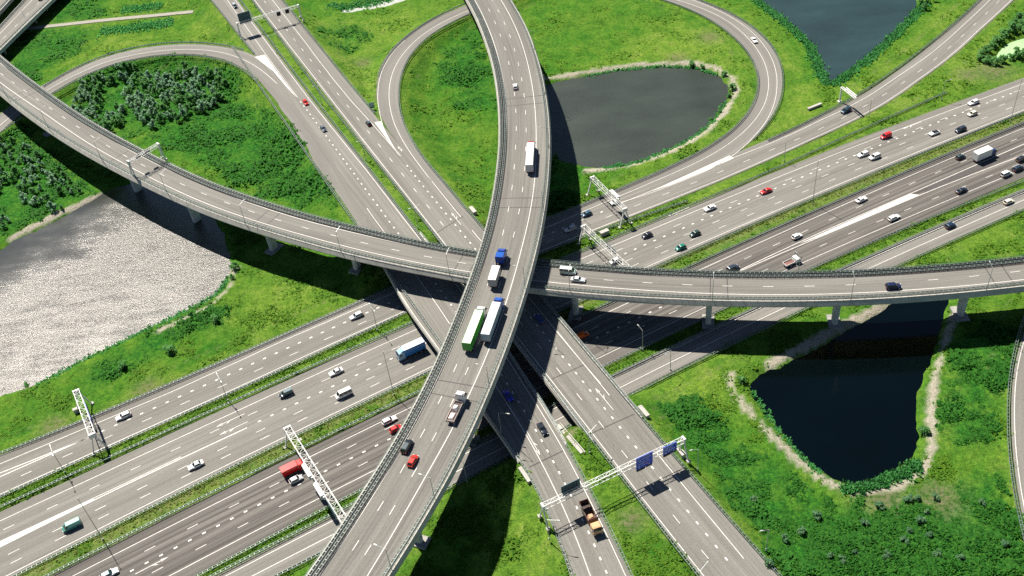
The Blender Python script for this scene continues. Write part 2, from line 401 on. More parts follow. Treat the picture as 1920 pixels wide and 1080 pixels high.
solid(road_R1, pR1S); solid(road_R1, pR1NR)
solid(road_R1, pLEL, .2, 0, stn(pLEL, (1015, 430)), .044); solid(road_LE, pLEL, .2, stn(pLEL, (1015, 430)), None, .044)
solid(road_LE, pLEO, .2, dz=.05)
B1 = LN([(1135,395),(1024,440),(733,566),(650,602.7),(477.5,681),(363,731.7),(196,807),(165,820)], HZ, 60, (0, 0))
dashes(road_R1, B1, 1, 4, W((363, 731.7)), .45)
solid(road_R1, LN([(166,820),(83,858),(0,893.5)], HZ, 60, (0, 60)), .3); solid(road_R1, LN([(166,820),(83,856),(0,886)], HZ, 60, (0, 60)), .3)
D1 = LN([(36,894),(113,859),(262,793),(404,729.5),(472.5,698.7),(667.5,610),(731,582.5),(1024,454),(1135,408),(1189,387),(1242,366),(1332,330),(1378,310.7),(1475,268),(1520.7,250),(1563,230),(1641.7,186.7),(1678,165),(1711,142.7),(1741,120),(1769,98.3),(1795,76),(1818,54),(1841.3,32.5),(1862.5,12)], HZ, 20)
dashes(road_R1, D1, 3, 12, W((1242, 366)), .18)
gore(road_R1, [(1368,291.5),(1376,296.5),(1330,317),(1262,345),(1222,358)], HZ)
for q in [(300, 770), (1300, 330)]: pass
solid(road_R2, pR2N); solid(road_R2, pR2S)
C0 = LN([(81.7,957.7),(162,921),(241.7,883),(316.7,848),(465,779.5),(600.8,716),(1158,471.7),(1281,414),(1375.8,380.3),(1624,277.5),(1721,241.7),(1764,224),(1810,206.7),(1856,190)], HZ, 60)
dashes(road_R2, C0, 3, 12, W((465, 779.5)), .18)
B2 = LN([(463,801),(483,791),(530,768.8),(576,747),(621,725.8),(666,704),(710,684),(1169,476.7),(1260,437),(1296,421.7),(1382,383),(1482.5,341),(1642.5,275.3),(1781,220.3),(1868,186.3),(1897.5,175)], HZ, 60, (0, 50))
dashes(road_R2, B2, 1, 4, W((576, 747)), .45)
solid(road_R2, LN([(463,801.7),(400,831.7),(297.5,880),(175,938),(90,979.5),(0,1026)], HZ, 60, (0, 60)), .32)
solid(road_R2, LN([(340,857),(286.7,880),(175,935),(90,974),(0,1015)], HZ, 60, (0, 60)), .2)
gore(road_R2, [(175,935.5),(175,937.5),(90,979),(0,1025.5),(0,1016),(90,974.5)], HZ)
D2 = LN([(10,1042.5),(94.2,999.5),(175,959),(253.3,920),(406.7,846),(480,811.3),(550.3,777.3),(619.2,744.3),(687,712.5),(1176.7,488),(1233,463),(1340.3,417),(1392.8,394.2),(1445,372),(1496.2,350),(1688,270.8),(1781.7,234),(1870,200)], HZ, 60)
dashes(road_R2, D2, 3, 12, W((550.3, 777.3)), .18)
E2 = LN([(15.8,1058.8),(99.7,1016),(181.2,975),(260.8,934.7),(487.5,825.3),(558.3,790.7),(628.3,757),(696.3,724.5),(1188,497.5),(1245,473),(1352.5,426.2),(1405.3,403.3),(1456.7,380.8),(1507.5,359.2),(1606.3,317.8),(1654.5,298.3),(1702,278.7),(1748,260),(1839.5,223.7),(1884.2,206.3)], HZ, 60)
dashes(road_R2, E2, 3, 12, W((558.3, 790.7)), .18)
for q in [(432, 788), (438, 803), (768, 645), (1272, 397), (1710, 235)]: arrow(road_R2, q, pR2N, True, HZ, 9, 1)
solid(road_R3, pR3N); solid(road_R3, pR3S)
A3 = LN([(187,1078),(269,1035),(350,993),(426.7,953),(505,914),(651.7,840.7),(1110,617),(1168,590),(1393.3,487.2),(1445.8,463.3),(1549.2,416.2),(1599,392),(1648,370),(1745,329),(1788,311),(1876,273)], HZ, 60)
dashes(road_R3, A3, 3, 12, W((505, 914)), .18)
B3 = LN([(237.7,1075),(374.7,1003),(481.7,948),(606,885),(726.7,825.7),(1103,640.7),(1164,612),(1243,573.5),(1320,538),(1388,507)], HZ, 60, (60, 0))
dashes(road_R3, B3, 1, 4, W((726.7, 825.7)), .45)
C3 = LN([(286.7,1073),(367.7,1031),(446.7,989),(523,950),(671.7,875),(1136.7,645),(1253,588),(1529.2,465.5),(1581.7,442.7),(1633,421),(1687,399),(1736.7,377.7),(1831.7,340)], HZ, 60)
dashes(road_R3, C3, 3, 12, W((523, 950)), .18)
GA = LN([(1388,506.7),(1440,480.5),(1498,454.5),(1600,409),(1720,357.5),(1753,343),(1920,270)], HZ, 40, (0, 60)); GB = LN([(1388,508),(1440,486),(1520,450.5),(1600,419),(1723,366),(1791.7,339),(1903,296.7)], HZ, 40, (0, 60))
solid(road_R3, GA, .25); solid(road_R3, GB, .25)
gore(road_R3, [(1708,363.5),(1724,365),(1600,417.5),(1530,446),(1498,457),(1600,411)], HZ)
pt = MB(); pz = [W(q, HZ) for q in [(1727,364),(1760,349.5),(1800,333),(1850,312),(1903,293),(1882,287),(1845,302),(1800,321),(1756,340)]]
pt.add([(q[0], q[1], HZ + .009) for q in (pz if sum(pz[i - 1][0] * pz[i][1] - pz[i][0] * pz[i - 1][1] for i in range(len(pz))) > 0 else pz[::-1])], [tuple(range(len(pz)))]); pt.build('asphalt_patch', simple('asphalt_new', (.075, .068, .064), .9, 0, .2, 1.5), road_R3)
arrow(road_R3, (285, 1060), pR3N, False, HZ, 9, -1)
solid(road_R4, pR4N); solid(road_R4, pR4S)

MR = Mz
solid(road_M1, pM1R); solid(road_M1, pM1GL)
solid(road_M1, pLWR, .2, 0, tw + 3, DZ + .05)
solid(road_M1, LN([(845,606),(925,719),(948,753),(995,826.7),(1003,846.7),(1043,923),(1080,1006.7),(1106.7,1080)], Mz, 30, (0, 60)))
BM1 = LN([(562.8,189.7),(595.5,233.3),(621.7,268.3),(683.3,352),(745.3,436.7),(815.8,531.7),(854,583),(939,701),(971,751),(1003.7,804.5),(1035,861.7),(1056.7,902),(1077.7,942),(1110,1010.7),(1130.7,1060)], Mz, 30, (0, 60))
dashes(road_M1, BM1, 1, 4, W((1003.7, 804.5), Mz), .42)
gore(road_M1, [(478,107),(496,102.5),(524,141),(556,183),(540,166),(512,133)], Mz, .02)
solid(road_LW, pLWR, .2, tw, None, .02); solid(road_LW, LN([(556,182),(540,166),(513,134),(494,117),(478,106.5),(433,93.5),(383,86),(333,86),(266.7,93),(200,108),(140,131),(84,164.5),(0,220)], LWz, 14, (0, 60)), .10, dz=.03)
arrow(road_M1, (999.5, 830), pM1R, False, Mz, 10, 1)
solid(road_M2, pM2L); solid(road_M2, pM2R)
solid(road_M2, pLNR, .2, 0, tn + 3, DZ + .05)
solid(road_M2, LN([(1045,621.7),(1125,720),(1243,863),(1273,900),(1421.7,1080)], Mz, 40, (0, 60)))
DM2 = LN([(503,11.7),(534.6,52),(550.8,72.5),(568.8,95.7),(586,116.7),(603.8,139),(621,161),(640.5,184),(660,208.8),(680,233.8),(702,261),(724,288),(746.7,316.7),(806,391.7),(840,433.3),(973,600),(1006,642.5),(1042.5,688),(1081,737.5),(1122,789),(1164.7,844),(1210.8,901.3),(1258,960.3),(1307.8,1022.7)], Mz, 30)
dashes(road_M2, DM2, 3, 12, W((1122, 789), Mz), .18)
BM2 = LN([(756.7,302),(797,355),(822.5,383),(859,428),(887.5,463),(994,593.7),(1028,635.8),(1066,681.7),(1105,730),(1146.7,781.7),(1190,835.8),(1252.8,912.5),(1286.7,955),(1321.7,997.8),(1358.7,1043.7),(1377,1067.5)], Mz, 30, (0, 60))
dashes(road_M2, BM2, 1, 4, W((1105, 730), Mz), .42)
gore(road_M2, [(702,229),(714.5,227.5),(722,245),(733,266),(748,291),(731,268)], Mz, .02)
solid(road_LN, pLNR, .2, tn, None, .02); solid(road_LN, pLNOL, .2, dz=.03)
arrow(road_M2, (1133, 748), pM2L, True, Mz, 10, -1); arrow(road_M2, (856, 411), pM2L, True, Mz, 9, -1); arrow(road_M2, (753, 283), pM2L, True, lambda q: Mz(q) - .02, 8, -1)
solid(road_BR, pBR, .2)

# dark joint lines across the diagonal bridges
JM = {}
def joint(road, a, b, z, w=.35):
    mb = MB(); JM[len(JM)] = (road, mb)
    A, B = W(a, z), W(b, z); d = (B - A)[:2]; d /= np.linalg.norm(d); n = np.array([-d[1], d[0]]) * w / 2
    P = [(A[0] - n[0], A[1] - n[1]), (B[0] - n[0], B[1] - n[1]), (B[0] + n[0], B[1] + n[1]), (A[0] + n[0], A[1] + n[1])]
    zz = [A[2], B[2], B[2], A[2]]
    mb.add([(*p, q + .008) for p, q in zip(P, zz)], [(0, 1, 2, 3)])
joint(road_M2, (1110, 812), (1190, 776), Mz); joint(road_M2, (1034, 711), (1097, 683), Mz); joint(road_M1, (992, 876), (1056, 845), Mz)
joint(road_M2, (820, 436), (868, 405), Mz)
for r, m in MK.values(): m.build('lane_marking', PAINT_W, r)
for r, m in JM.values(): m.build('expansion_joint', JOINT, r)
# ------------------------------------------------------------------ terrain and ponds
POND_Z = -1.0
P1 = [(-60,760),(0,745),(70,719),(110,703),(168,668),(230,642),(300,606),(340,588),(385,570),(407,552),(421,535),(430,516),(436,500),(432,476),(425,452),(412,432),(400,408),(372,384),(330,368),(290,352),(250,344),(215,350),(187,368),(133,400),(67,433),(25,452),(0,470),(-60,500)]
P2 = [(1022,160),(1058,151),(1090,144),(1127,137),(1160,132),(1193,128),(1240,125),(1293,125),(1327,131),(1350,143),(1364,160),(1366,175),(1358,195),(1337,227),(1307,253),(1290,265),(1260,277),(1227,292),(1210,300),(1160,315),(1110,313),(1070,308),(1043,297),(1015,290),(1000,265),(996,220),(1005,180)]
P3 = [(1405,720),(1415,745),(1447,790),(1462,810),(1490,843),(1523,877),(1573,903),(1613,907),(1657,894),(1693,877),(1713,860),(1718,830),(1717,787),(1723,740),(1727,720),(1740,680),(1760,627),(1777,574),(1779,556),(1735,545),(1690,556),(1673,574),(1627,598),(1573,627),(1507,667),(1470,685),(1430,700)]
P4 = [(1408,-20),(1415,0),(1440,20),(1480,50),(1513,83),(1533,117),(1543,147),(1553,158),(1563,150),(1607,126.7),(1640,100),(1680,63),(1712,30),(1718,13),(1722,-20)]
P5 = [(1860,113),(1873,97),(1893,80),(1920,72),(1960,70),(1960,95),(1920,97),(1887,110)]
P6 = [(636,22),(652,16),(672,12),(700,6),(735,-4),(775,-4),(730,11),(690,17),(650,25)]
def polyw(px, z): return np.array([W(q, z)[:2] for q in px])
def resamp(P, n=None, step=2.0):
    Q = np.vstack([P, P[:1]]); s = np.concatenate([[0], np.cumsum(np.linalg.norm(np.diff(Q, axis=0), axis=1))])
    t = np.arange(0, s[-1], step); return np.stack([np.interp(t, s, Q[:, k]) for k in (0, 1)], 1)
def chaikin(P, k=2):
    for _ in range(k):
        Q = np.roll(P, -1, 0); P = np.stack([P * .75 + Q * .25, P * .25 + Q * .75], 1).reshape(-1, 2)
    return P
def inside(P, X, Y):
    c = np.zeros(X.shape, bool); n = len(P)
    for i in range(n):
        x0, y0 = P[i]; x1, y1 = P[i - 1]
        c ^= ((y0 > Y) != (y1 > Y)) & (X < (x1 - x0) * (Y - y0) / ((y1 - y0) or 1e-9) + x0)
    return c
def dist_pts(P, X, Y, cut=1e9):
    d = np.full(X.shape, 1e9); idx = np.zeros(X.shape, int)
    x0, x1, y0, y1 = P[:, 0].min() - cut, P[:, 0].max() + cut, P[:, 1].min() - cut, P[:, 1].max() + cut
    sel = (X > x0) & (X < x1) & (Y > y0) & (Y < y1)
    xs, ys = X[sel], Y[sel]; dd = np.full(xs.shape, 1e9); ii = np.zeros(xs.shape, int)
    for i, p in enumerate(P):
        q = (xs - p[0]) ** 2 + (ys - p[1]) ** 2; m = q < dd; dd[m] = q[m]; ii[m] = i
    d[sel] = np.sqrt(dd); idx[sel] = ii; return d, idx

# smooth value noise on the ground
def vnoise(X, Y, cell, seed):
    r = np.random.default_rng(seed).random((256, 256))
    u, v = X / cell, Y / cell; i, j = np.floor(u).astype(int), np.floor(v).astype(int); a, b = u - i, v - j
    a, b = a * a * (3 - 2 * a), b * b * (3 - 2 * b)
    g = lambda p, q: r[p % 256, q % 256]
    return (g(i, j) * (1 - a) + g(i + 1, j) * a) * (1 - b) + (g(i, j + 1) * (1 - a) + g(i + 1, j + 1) * a) * b

GS = 1.6
gx = np.arange(-300, 285, GS); gy = np.arange(108, 600, GS)
ex = np.cumsum(6 * 1.55 ** np.arange(13))
GX = np.concatenate([gx[0] - ex[::-1], gx, gx[-1] + ex]); GY = np.concatenate([gy[0] - ex[::-1], gy, gy[-1] + ex])
X, Y = np.meshgrid(GX, GY)
N1, N2, N3 = vnoise(X, Y, 22, 1), vnoise(X, Y, 7, 2), vnoise(X, Y, 2.7, 3)
Z = -.06 + (N1 - .5) * .5 + (N2 - .5) * .22 + (N3 - .5) * .14
RD = np.full(X.shape, 1e9)          # distance outside the nearest pavement
# bridge span of the diagonal road: no embankment between these stations
def station_span(poly, a, b): return poly.proj(W(a, 6))[0], poly.proj(W(b, 6))[0]
SPAN = {road_M1.name: ((716, 476), (988, 845)), road_M2.name: ((893, 452), (1150, 790))}
flat, raised = [], []
for (pl, hw, ra), o in zip(ROADS, [x for x in COL.objects if x.get('kind') == 'structure' and x.name.split('.')[0] in ('road', 'path')]):
    pl2 = Poly(pl.p[::2] if len(pl.p) > 30 else pl.p); h2 = np.interp(pl2.s / pl2.L, np.linspace(0, 1, len(hw)), hw)
    t = np.arange(0, pl2.L, 2.5); P = pl2.at(t); H = np.interp(t, pl2.s, h2)
    keep = np.ones(len(t), bool)
    if o.name in SPAN:
        a, b = [pl2.proj(W(q, 6.5))[0] for q in SPAN[o.name]]; a, b = min(a, b), max(a, b); keep = (t < a) | (t > b)
    (raised if ra else flat).append((P[keep], H[keep], o.name))
# median of the diagonal road is filled too
mm = Poly((pM1R.at(np.linspace(0, pM1R.L, 200)) + pM2L.at(np.linspace(0, pM2L.L, 200))) / 2)
tt = np.arange(0, mm.L, 2.5); Pm = mm.at(tt); a, b = [mm.proj(W(q, 6.5))[0] for q in ((800, 462), (1072, 812))]
km = (tt < min(a, b)) | (tt > max(a, b))
dl = []
for P, H, nme in raised + [(Pm[km], np.full(km.sum(), 3.0), 'med')]:
    d, i = dist_pts(P[:, :2], X, Y, 60); out = d - H[i]; zc = P[i, 2]
    dl.append((d, out, zc, nme))
    e = zc - .16 - np.maximum(0, out - .6) / 2.1
    Z = np.where(d < 1e8, np.maximum(Z, e), Z)
for d, out, zc, nme in dl:
    if nme == 'med': continue
    Z = np.where(d < 1e8, np.minimum(Z, zc - .13 + np.maximum(0, out - .3) * .9), Z); RD = np.minimum(RD, out)
for P, H, nme in flat:
    d, i = dist_pts(P[:, :2], X, Y, 60); out = d - H[i]
    Z = np.where(d < 1e8, np.minimum(Z, -.08 + np.maximum(0, out - 1.2) * 1.1), Z); RD = np.minimum(RD, out)
# steep paved slopes beside the bridge ends are cut off by the motorway clamp above
PONDS = []
PD = np.full(X.shape, 1e9)
for k, px in enumerate((P1, P2, P3, P4, P5, P6)):
    P = chaikin(polyw(px, POND_Z), 2); Pr = resamp(P, step=1.6)
    d, _ = dist_pts(Pr, X, Y, 30); ins = inside(P, X, Y)
    sd = np.where(ins, -d, d) + (N3 - .5) * 1.3 + (N2 - .5) * 1.0
    bank = POND_Z + np.where(sd > 0, sd * .42, np.maximum(sd * .5, -2.5))
    Z = np.where(d < 1e8, np.minimum(Z, bank), Z); PD = np.minimum(PD, sd); PONDS.append(P)

def zone(px_list, r, z=0):
    g = np.zeros(X.shape)
    for q in px_list:
        x, y = W(q, z)[:2]; rr = q[2] if len(q) > 2 else r
        g = np.maximum(g, np.exp(-((X - x) ** 2 + (Y - y) ** 2) / (2 * (rr * .6) ** 2)))
    return g
def area(px, z=0, soft=5):
    P = polyw(px, z); d, _ = dist_pts(resamp(P, step=3), X, Y, 40); ins = inside(P, X, Y)
    sd = np.where(ins, d, -np.minimum(d, 1e3)) + (N2 - .5) * 9 + (N1 - .5) * 8; return np.clip(.5 + sd / (2 * soft), 0, 1)
def band(px, w, z=-.6, soft=.5):
    P = Poly([W(q, z) for q in px]); Q = P.sub(0, P.L, 1.2).p[:, :2]
    d, _ = dist_pts(Q, X, Y, 12); return np.clip((w - d + (N3 - .5) * .7 + (N2 - .5) * .8) / soft, 0, 1)
lush = np.zeros(X.shape); lime = np.zeros(X.shape); sand = np.zeros(X.shape); bare = np.zeros(X.shape)
for px in ([(20,110),(60,60),(110,48),(160,60),(150,90),(110,120),(60,150),(25,130)], [(115,175),(170,128),(240,110),(330,108),(400,122),(450,150),(440,185),(380,212),(310,232),(230,248),(170,230)],
           [(-40,250),(30,250),(90,300),(170,345),(185,365),(100,395),(0,440),(-40,450)], [(595,60),(640,35),(690,60),(680,95),(630,100)], [(105,0),(180,0),(200,30),(110,43)],
           [(1210,740),(1290,780),(1360,820),(1430,860),(1520,925),(1640,935),(1760,915),(1880,880),(1900,1000),(1940,1120),(1480,1120),(1390,960),(1320,860)], [(810,120),(900,50),(925,130),(930,200),(860,200)],
           [(260,180),(440,190),(560,260),(640,350),(650,400),(560,400),(420,330),(300,270)], [(1780,640),(1900,620),(1880,820),(1790,830)], [(180,690),(330,610),(420,590),(330,640),(180,720)],
           [(930,300),(1010,300),(1090,310),(1085,400),(1020,420)]):
    lush = np.maximum(lush, area(px))
for px in ([(150,150),(90,95),(180,120),(300,70),(420,90),(340,50),(450,40),(370,75),(200,60)], [(1430,60),(1500,110),(1540,180),(1660,140),(1740,60),(1800,0),(1700,90),(1600,180),(1500,240),(1440,270),(1480,160)],
           [(1650,190),(1750,140),(1830,80),(1880,40),(1850,120),(1760,190),(1660,230),(1520,290)], [(560,30),(620,120),(700,190),(690,110),(780,40),(860,5),(700,30)],
           [(480,500),(640,560),(500,620),(420,600)], [(1080,140),(1250,40),(1330,60),(1400,120),(1410,200),(1300,290),(1180,320),(1380,170),(1300,110)], [(1210,720),(1300,680),(1400,700),(1390,760),(1280,760)], [(1730,470),(1920,400),(1920,480)],
           [(1780,840),(1800,760),(1820,700),(1800,900)], [(1850,700),(1890,820),(1910,1040),(1880,960)], [(930,930),(965,895),(990,915),(1040,1010),(1065,1085),(900,1085)], [(760,1010),(820,930),(800,1010),(760,1060)]):
    lime = np.maximum(lime, area(px, soft=7))
med = (RD > 0) & (RD < 6)
for px, w in (([(1366,705),(1380,745),(1425,797),(1480,852),(1540,900),(1600,924),(1680,914),(1728,892),(1745,845),(1745,760),(1757,690),(1772,640),(1790,592)], 1.35), ([(1440,684),(1500,655),(1560,622),(1620,592),(1670,572)], 1.7),
              ([(1018,150),(1100,136),(1200,122),(1290,119),(1340,127),(1372,147),(1381,172),(1360,212),(1322,250),(1262,284),(1180,312),(1100,322)], 1.5), ([(443,503),(434,537),(390,580),(300,622)], .9), ([(20,448),(100,408),(187,366)], 1.7)):
    sand = np.maximum(sand, band(px, w))
for q in [(680,118,5),(1860,133,9),(1815,140,6),(1270,110,5),(1185,1000,4),(1330,70,6),(1060,845,3),(275,730,5),(100,800,5),(1760,935,7),(1650,930,8)]: bare = np.maximum(bare, zone([q], 5))
bare = np.maximum(bare, np.clip(1 - np.abs(RD - .3) / .7, 0, 1) * .7)
for q_, tgt in (([(60,1072),(480,867),(755,735),(1256,488),(1600,351),(1920,220)], 'dry'), ([(0,941),(466,729),(770,592),(1010,482),(1290,381)], 'lime')):
    d_, _ = dist_pts(LN(q_, 0, 60).p[:, :2], X, Y, 12); f_ = np.clip(1.4 - d_ / 3.5, 0, 1)
    if tgt == 'dry': bare = np.maximum(bare, f_ * (.25 + .5 * N2))
    lime = np.maximum(lime, f_ * .9)
# mown strips that follow the road edges
lime = np.maximum(lime, np.clip(1.3 - np.abs(RD - 2.2) / 1.8, 0, 1) * (.35 + .5 * N1))
lime = np.clip(lime + .16 * np.sin(RD * 2 * math.pi / 2.6) * ((RD > 1) & (RD < 26)), 0, 1)
bare = np.maximum(bare, .55 * np.clip(1 - np.abs(RD - 6.5) / .5, 0, 1) * (N1 > .56))
keepx = np.clip((RD - .4) / .6, 0, 1); lush *= keepx; sand *= keepx
# concrete slopes under the ends of the diagonal bridges
slope = np.zeros(X.shape)
for q in [(700,490,7),(690,470,6),(730,500,5),(950,850,5),(1055,818,6),(1045,800,5),(1068,822,5)]: slope = np.maximum(slope, zone([q], 5, 2))
nx, ny = len(GX), len(GY)
V = np.stack([X, Y, Z], -1).reshape(-1, 3)
I = np.arange(nx * ny).reshape(ny, nx)
Fq = np.stack([I[:-1, :-1], I[:-1, 1:], I[1:, 1:], I[1:, :-1]], -1).reshape(-1, 4)
me = bpy.data.meshes.new('ground'); me.from_pydata(V.tolist(), [], Fq.tolist()); me.polygons.foreach_set('use_smooth', [True] * len(Fq))
ca = me.color_attributes.new('zone', 'FLOAT_COLOR', 'POINT')
ca.data.foreach_set('color', np.stack([lush, lime, sand, np.maximum(bare, slope)], -1).reshape(-1).astype(np.float32))
ground = bpy.data.objects.new('ground', me); COL.objects.link(ground); tag(ground, 'grass covered ground between the roads and ponds', 'ground', None, 'structure')
def hz(x, y):
    i = np.clip(np.searchsorted(GX, x) - 1, 0, nx - 2); j = np.clip(np.searchsorted(GY, y) - 1, 0, ny - 2)
    a = (x - GX[i]) / (GX[i + 1] - GX[i]); b = (y - GY[j]) / (GY[j + 1] - GY[j])
    return (Z[j, i] * (1 - a) + Z[j, i + 1] * a) * (1 - b) + (Z[j + 1, i] * (1 - a) + Z[j + 1, i + 1] * a) * b
def gsample(G, x, y): return G[np.clip(np.searchsorted(GY, y) - 1, 0, ny - 1), np.clip(np.searchsorted(GX, x) - 1, 0, nx - 1)]
def Wg(q):
    """photo pixel to the terrain surface"""
    z = 0.0
    for _ in range(6): p = W(q, z); z = float(hz(p[0], p[1]))
    return W(q, z)

m, nt, b = nodes_of('grass_ground')
geo = nt.nodes.new('ShaderNodeNewGeometry'); pos = geo.outputs['Position']
at = nt.nodes.new('ShaderNodeAttribute'); at.attribute_name = 'zone'
sep = nt.nodes.new('ShaderNodeSeparateColor'); nt.links.new(at.outputs['Color'], sep.inputs[0])
n1 = noise(nt, pos, .045, 4, .6); n2 = noise(nt, pos, .16, 5, .65); n3 = noise(nt, pos, .75, 5, .7); n4 = noise(nt, pos, 2.3, 4, .7)
flatp = mapping(nt, pos, (.9, .35, 1)); n5 = noise(nt, flatp, .55, 4, .7)
g = ramp(nt, n2, [(.30, (.018, .095, .010)), (.46, (.048, .155, .014)), (.60, (.090, .195, .020)), (.75, (.145, .215, .040))])
g = mixc(nt, g, ramp(nt, n1, [(.35, (.034, .135, .016)), (.65, (.120, .190, .030))]), .35)
lm = ramp(nt, n2, [(.3, (.085, .18, .022)), (.5, (.145, .235, .032)), (.7, (.195, .25, .06))])
mr = nt.nodes.new('ShaderNodeMath'); mr.operation = 'MULTIPLY'; nt.links.new(sep.outputs[1], mr.inputs[0]); mr.inputs[1].default_value = .75
g = mixc(nt, g, lm, mr.outputs[0])
lu = ramp(nt, n3, [(.28, (.005, .050, .010)), (.45, (.013, .095, .015)), (.58, (.027, .140, .016)), (.74, (.068, .190, .020))])
ml = nt.nodes.new('ShaderNodeMath'); ml.operation = 'MULTIPLY'; nt.links.new(sep.outputs[0], ml.inputs[0]); nt.links.new(ramp(nt, n2, [(.25, 1.0), (.75, .45)]), ml.inputs[1])
g = mixc(nt, g, lu, ml.outputs[0])
g = mixc(nt, g, ramp(nt, n3, [(.30, (.42, .52, .5)), (.5, (.95, .96, .95)), (.72, (1.35, 1.25, 1.1))]), .8, 'MULTIPLY')
g = mixc(nt, g, ramp(nt, n4, [(.28, (.45, .52, .5)), (.72, (1.6, 1.5, 1.35))]), .85, 'MULTIPLY')
g = mixc(nt, g, ramp(nt, n5, [(.32, (.6, .7, .65)), (.5, (1, 1, 1)), (.7, (1.25, 1.15, 1))]), .6, 'MULTIPLY')
br = ramp(nt, n3, [(.3, (.10, .085, .05)), (.7, (.22, .18, .12))])
mb_ = nt.nodes.new('ShaderNodeMath'); mb_.operation = 'MULTIPLY'; nt.links.new(at.outputs['Alpha'], mb_.inputs[0]); nt.links.new(ramp(nt, n3, [(.38, .15), (.62, .95)]), mb_.inputs[1])
g = mixc(nt, g, br, mb_.outputs[0])
sd_ = ramp(nt, n4, [(.3, (.26, .22, .16)), (.55, (.40, .36, .29)), (.75, (.50, .46, .38))])
ms = nt.nodes.new('ShaderNodeMath'); ms.operation = 'MULTIPLY'; nt.links.new(sep.outputs[2], ms.inputs[0]); nt.links.new(ramp(nt, n3, [(.30, .35), (.48, 1.0)]), ms.inputs[1])
g = mixc(nt, g, sd_, ms.outputs[0])
nt.links.new(g, b.inputs['Base Color']); b.inputs['Roughness'].default_value = .95; b.inputs['Specular IOR Level'].default_value = .05
bmp = nt.nodes.new('ShaderNodeBump'); bmp.inputs['Strength'].default_value = .85; bmp.inputs['Distance'].default_value = .55
ad = nt.nodes.new('ShaderNodeMath'); ad.operation = 'ADD'; nt.links.new(n3, ad.inputs[0]); nt.links.new(n4, ad.inputs[1])
nt.links.new(ad.outputs[0], bmp.inputs['Height']); nt.links.new(bmp.outputs[0], b.inputs['Normal'])
me.materials.append(m)

def water(name, deep, rough, amp, wscale, calm=None, ior=1.34):
    m, nt, b = nodes_of(name)
    geo = nt.nodes.new('ShaderNodeNewGeometry'); pos = geo.outputs['Position']
    big = noise(nt, mapping(nt, pos, (1, 1.6, 1)), .03, 3, .6)
    nt.links.new(ramp(nt, big, [(.3, tuple(c * .75 for c in deep)), (.7, tuple(c * 1.3 for c in deep))]), b.inputs['Base Color'])
    b.inputs['IOR'].default_value = ior; b.inputs['Roughness'].default_value = rough
    if calm:                       # ruffled water on one side of a line, sheltered water on the other
        (x0, y0), (x1, y1) = calm; L = math.hypot(x1 - x0, y1 - y0); nx_, ny_ = (y1 - y0) / L, -(x1 - x0) / L
        dt = nt.nodes.new('ShaderNodeVectorMath'); dt.operation = 'DOT_PRODUCT'; nt.links.new(pos, dt.inputs[0]); dt.inputs[1].default_value = (nx_ / 40, ny_ / 40, 0)
        a1 = nt.nodes.new('ShaderNodeMath'); a1.operation = 'SUBTRACT'; nt.links.new(dt.outputs['Value'], a1.inputs[0]); a1.inputs[1].default_value = (x0 * nx_ + y0 * ny_) / 40
        a2 = nt.nodes.new('ShaderNodeMath'); a2.operation = 'MULTIPLY_ADD'; nt.links.new(big, a2.inputs[0]); a2.inputs[1].default_value = 1.2; nt.links.new(a1.outputs[0], a2.inputs[2])
        nt.links.new(ramp(nt, a2.outputs[0], [(.12, .20), (.85, rough)]), b.inputs['Roughness'])
        calm = ramp(nt, a2.outputs[0], [(.15, .06), (.9, amp)])
    w1 = noise(nt, mapping(nt, pos, (1, 1.5, 1)), wscale, 3, .62); w2 = noise(nt, pos, wscale * 3.4, 2, .5)
    ad = nt.nodes.new('ShaderNodeMath'); ad.operation = 'ADD'; nt.links.new(w1, ad.inputs[0]); nt.links.new(w2, ad.inputs[1])
    bmp = nt.nodes.new('ShaderNodeBump'); bmp.inputs['Strength'].default_value = amp; bmp.inputs['Distance'].default_value = .25
    if calm:
        gust = noise(nt, mapping(nt, pos, (.09, .28, 1)), 1.0, 3, .6); gm = nt.nodes.new('ShaderNodeMath'); gm.operation = 'MULTIPLY'
        nt.links.new(calm, gm.inputs[0]); nt.links.new(ramp(nt, gust, [(.3, .55), (.7, 1.25)]), gm.inputs[1]); nt.links.new(gm.outputs[0], bmp.inputs['Strength'])
        b.inputs['Specular Tint'].default_value = (1, .93, .87, 1)
    nt.links.new(ad.outputs[0], bmp.inputs['Height']); nt.links.new(bmp.outputs[0], b.inputs['Normal'])
    return m
_a, _b = W((-20, 575), POND_Z), W((235, 400), POND_Z)
WATERS = [water('water_glinting', (.022, .026, .024), .32, .50, 1.15, ((_a[0], _a[1]), (_b[0], _b[1])), 1.6), water('water_grey', (.028, .036, .028), .39, .25, 1.5), water('water_dark', (.0006, .0022, .003), .05, .04, .6),
          water('water_blue_grey', (.016, .036, .038), .38, .3, 1.5), simple('duckweed', (.30, .46, .22), .8, 0, .15, .6), simple('pool_painted_sky', (.40, .40, .36), .3, 0, .12, .5)]  # the narrow pool's pale base colour paints in the reflected sky
PLAB = ['glittering pond in the sunlight on the left', 'dark grey pond inside the right hand loop', 'black still pond at the lower right', 'blue grey pond with reed banks at the top right', 'small pond covered in pale green duckweed', 'narrow pale pool at the top edge']
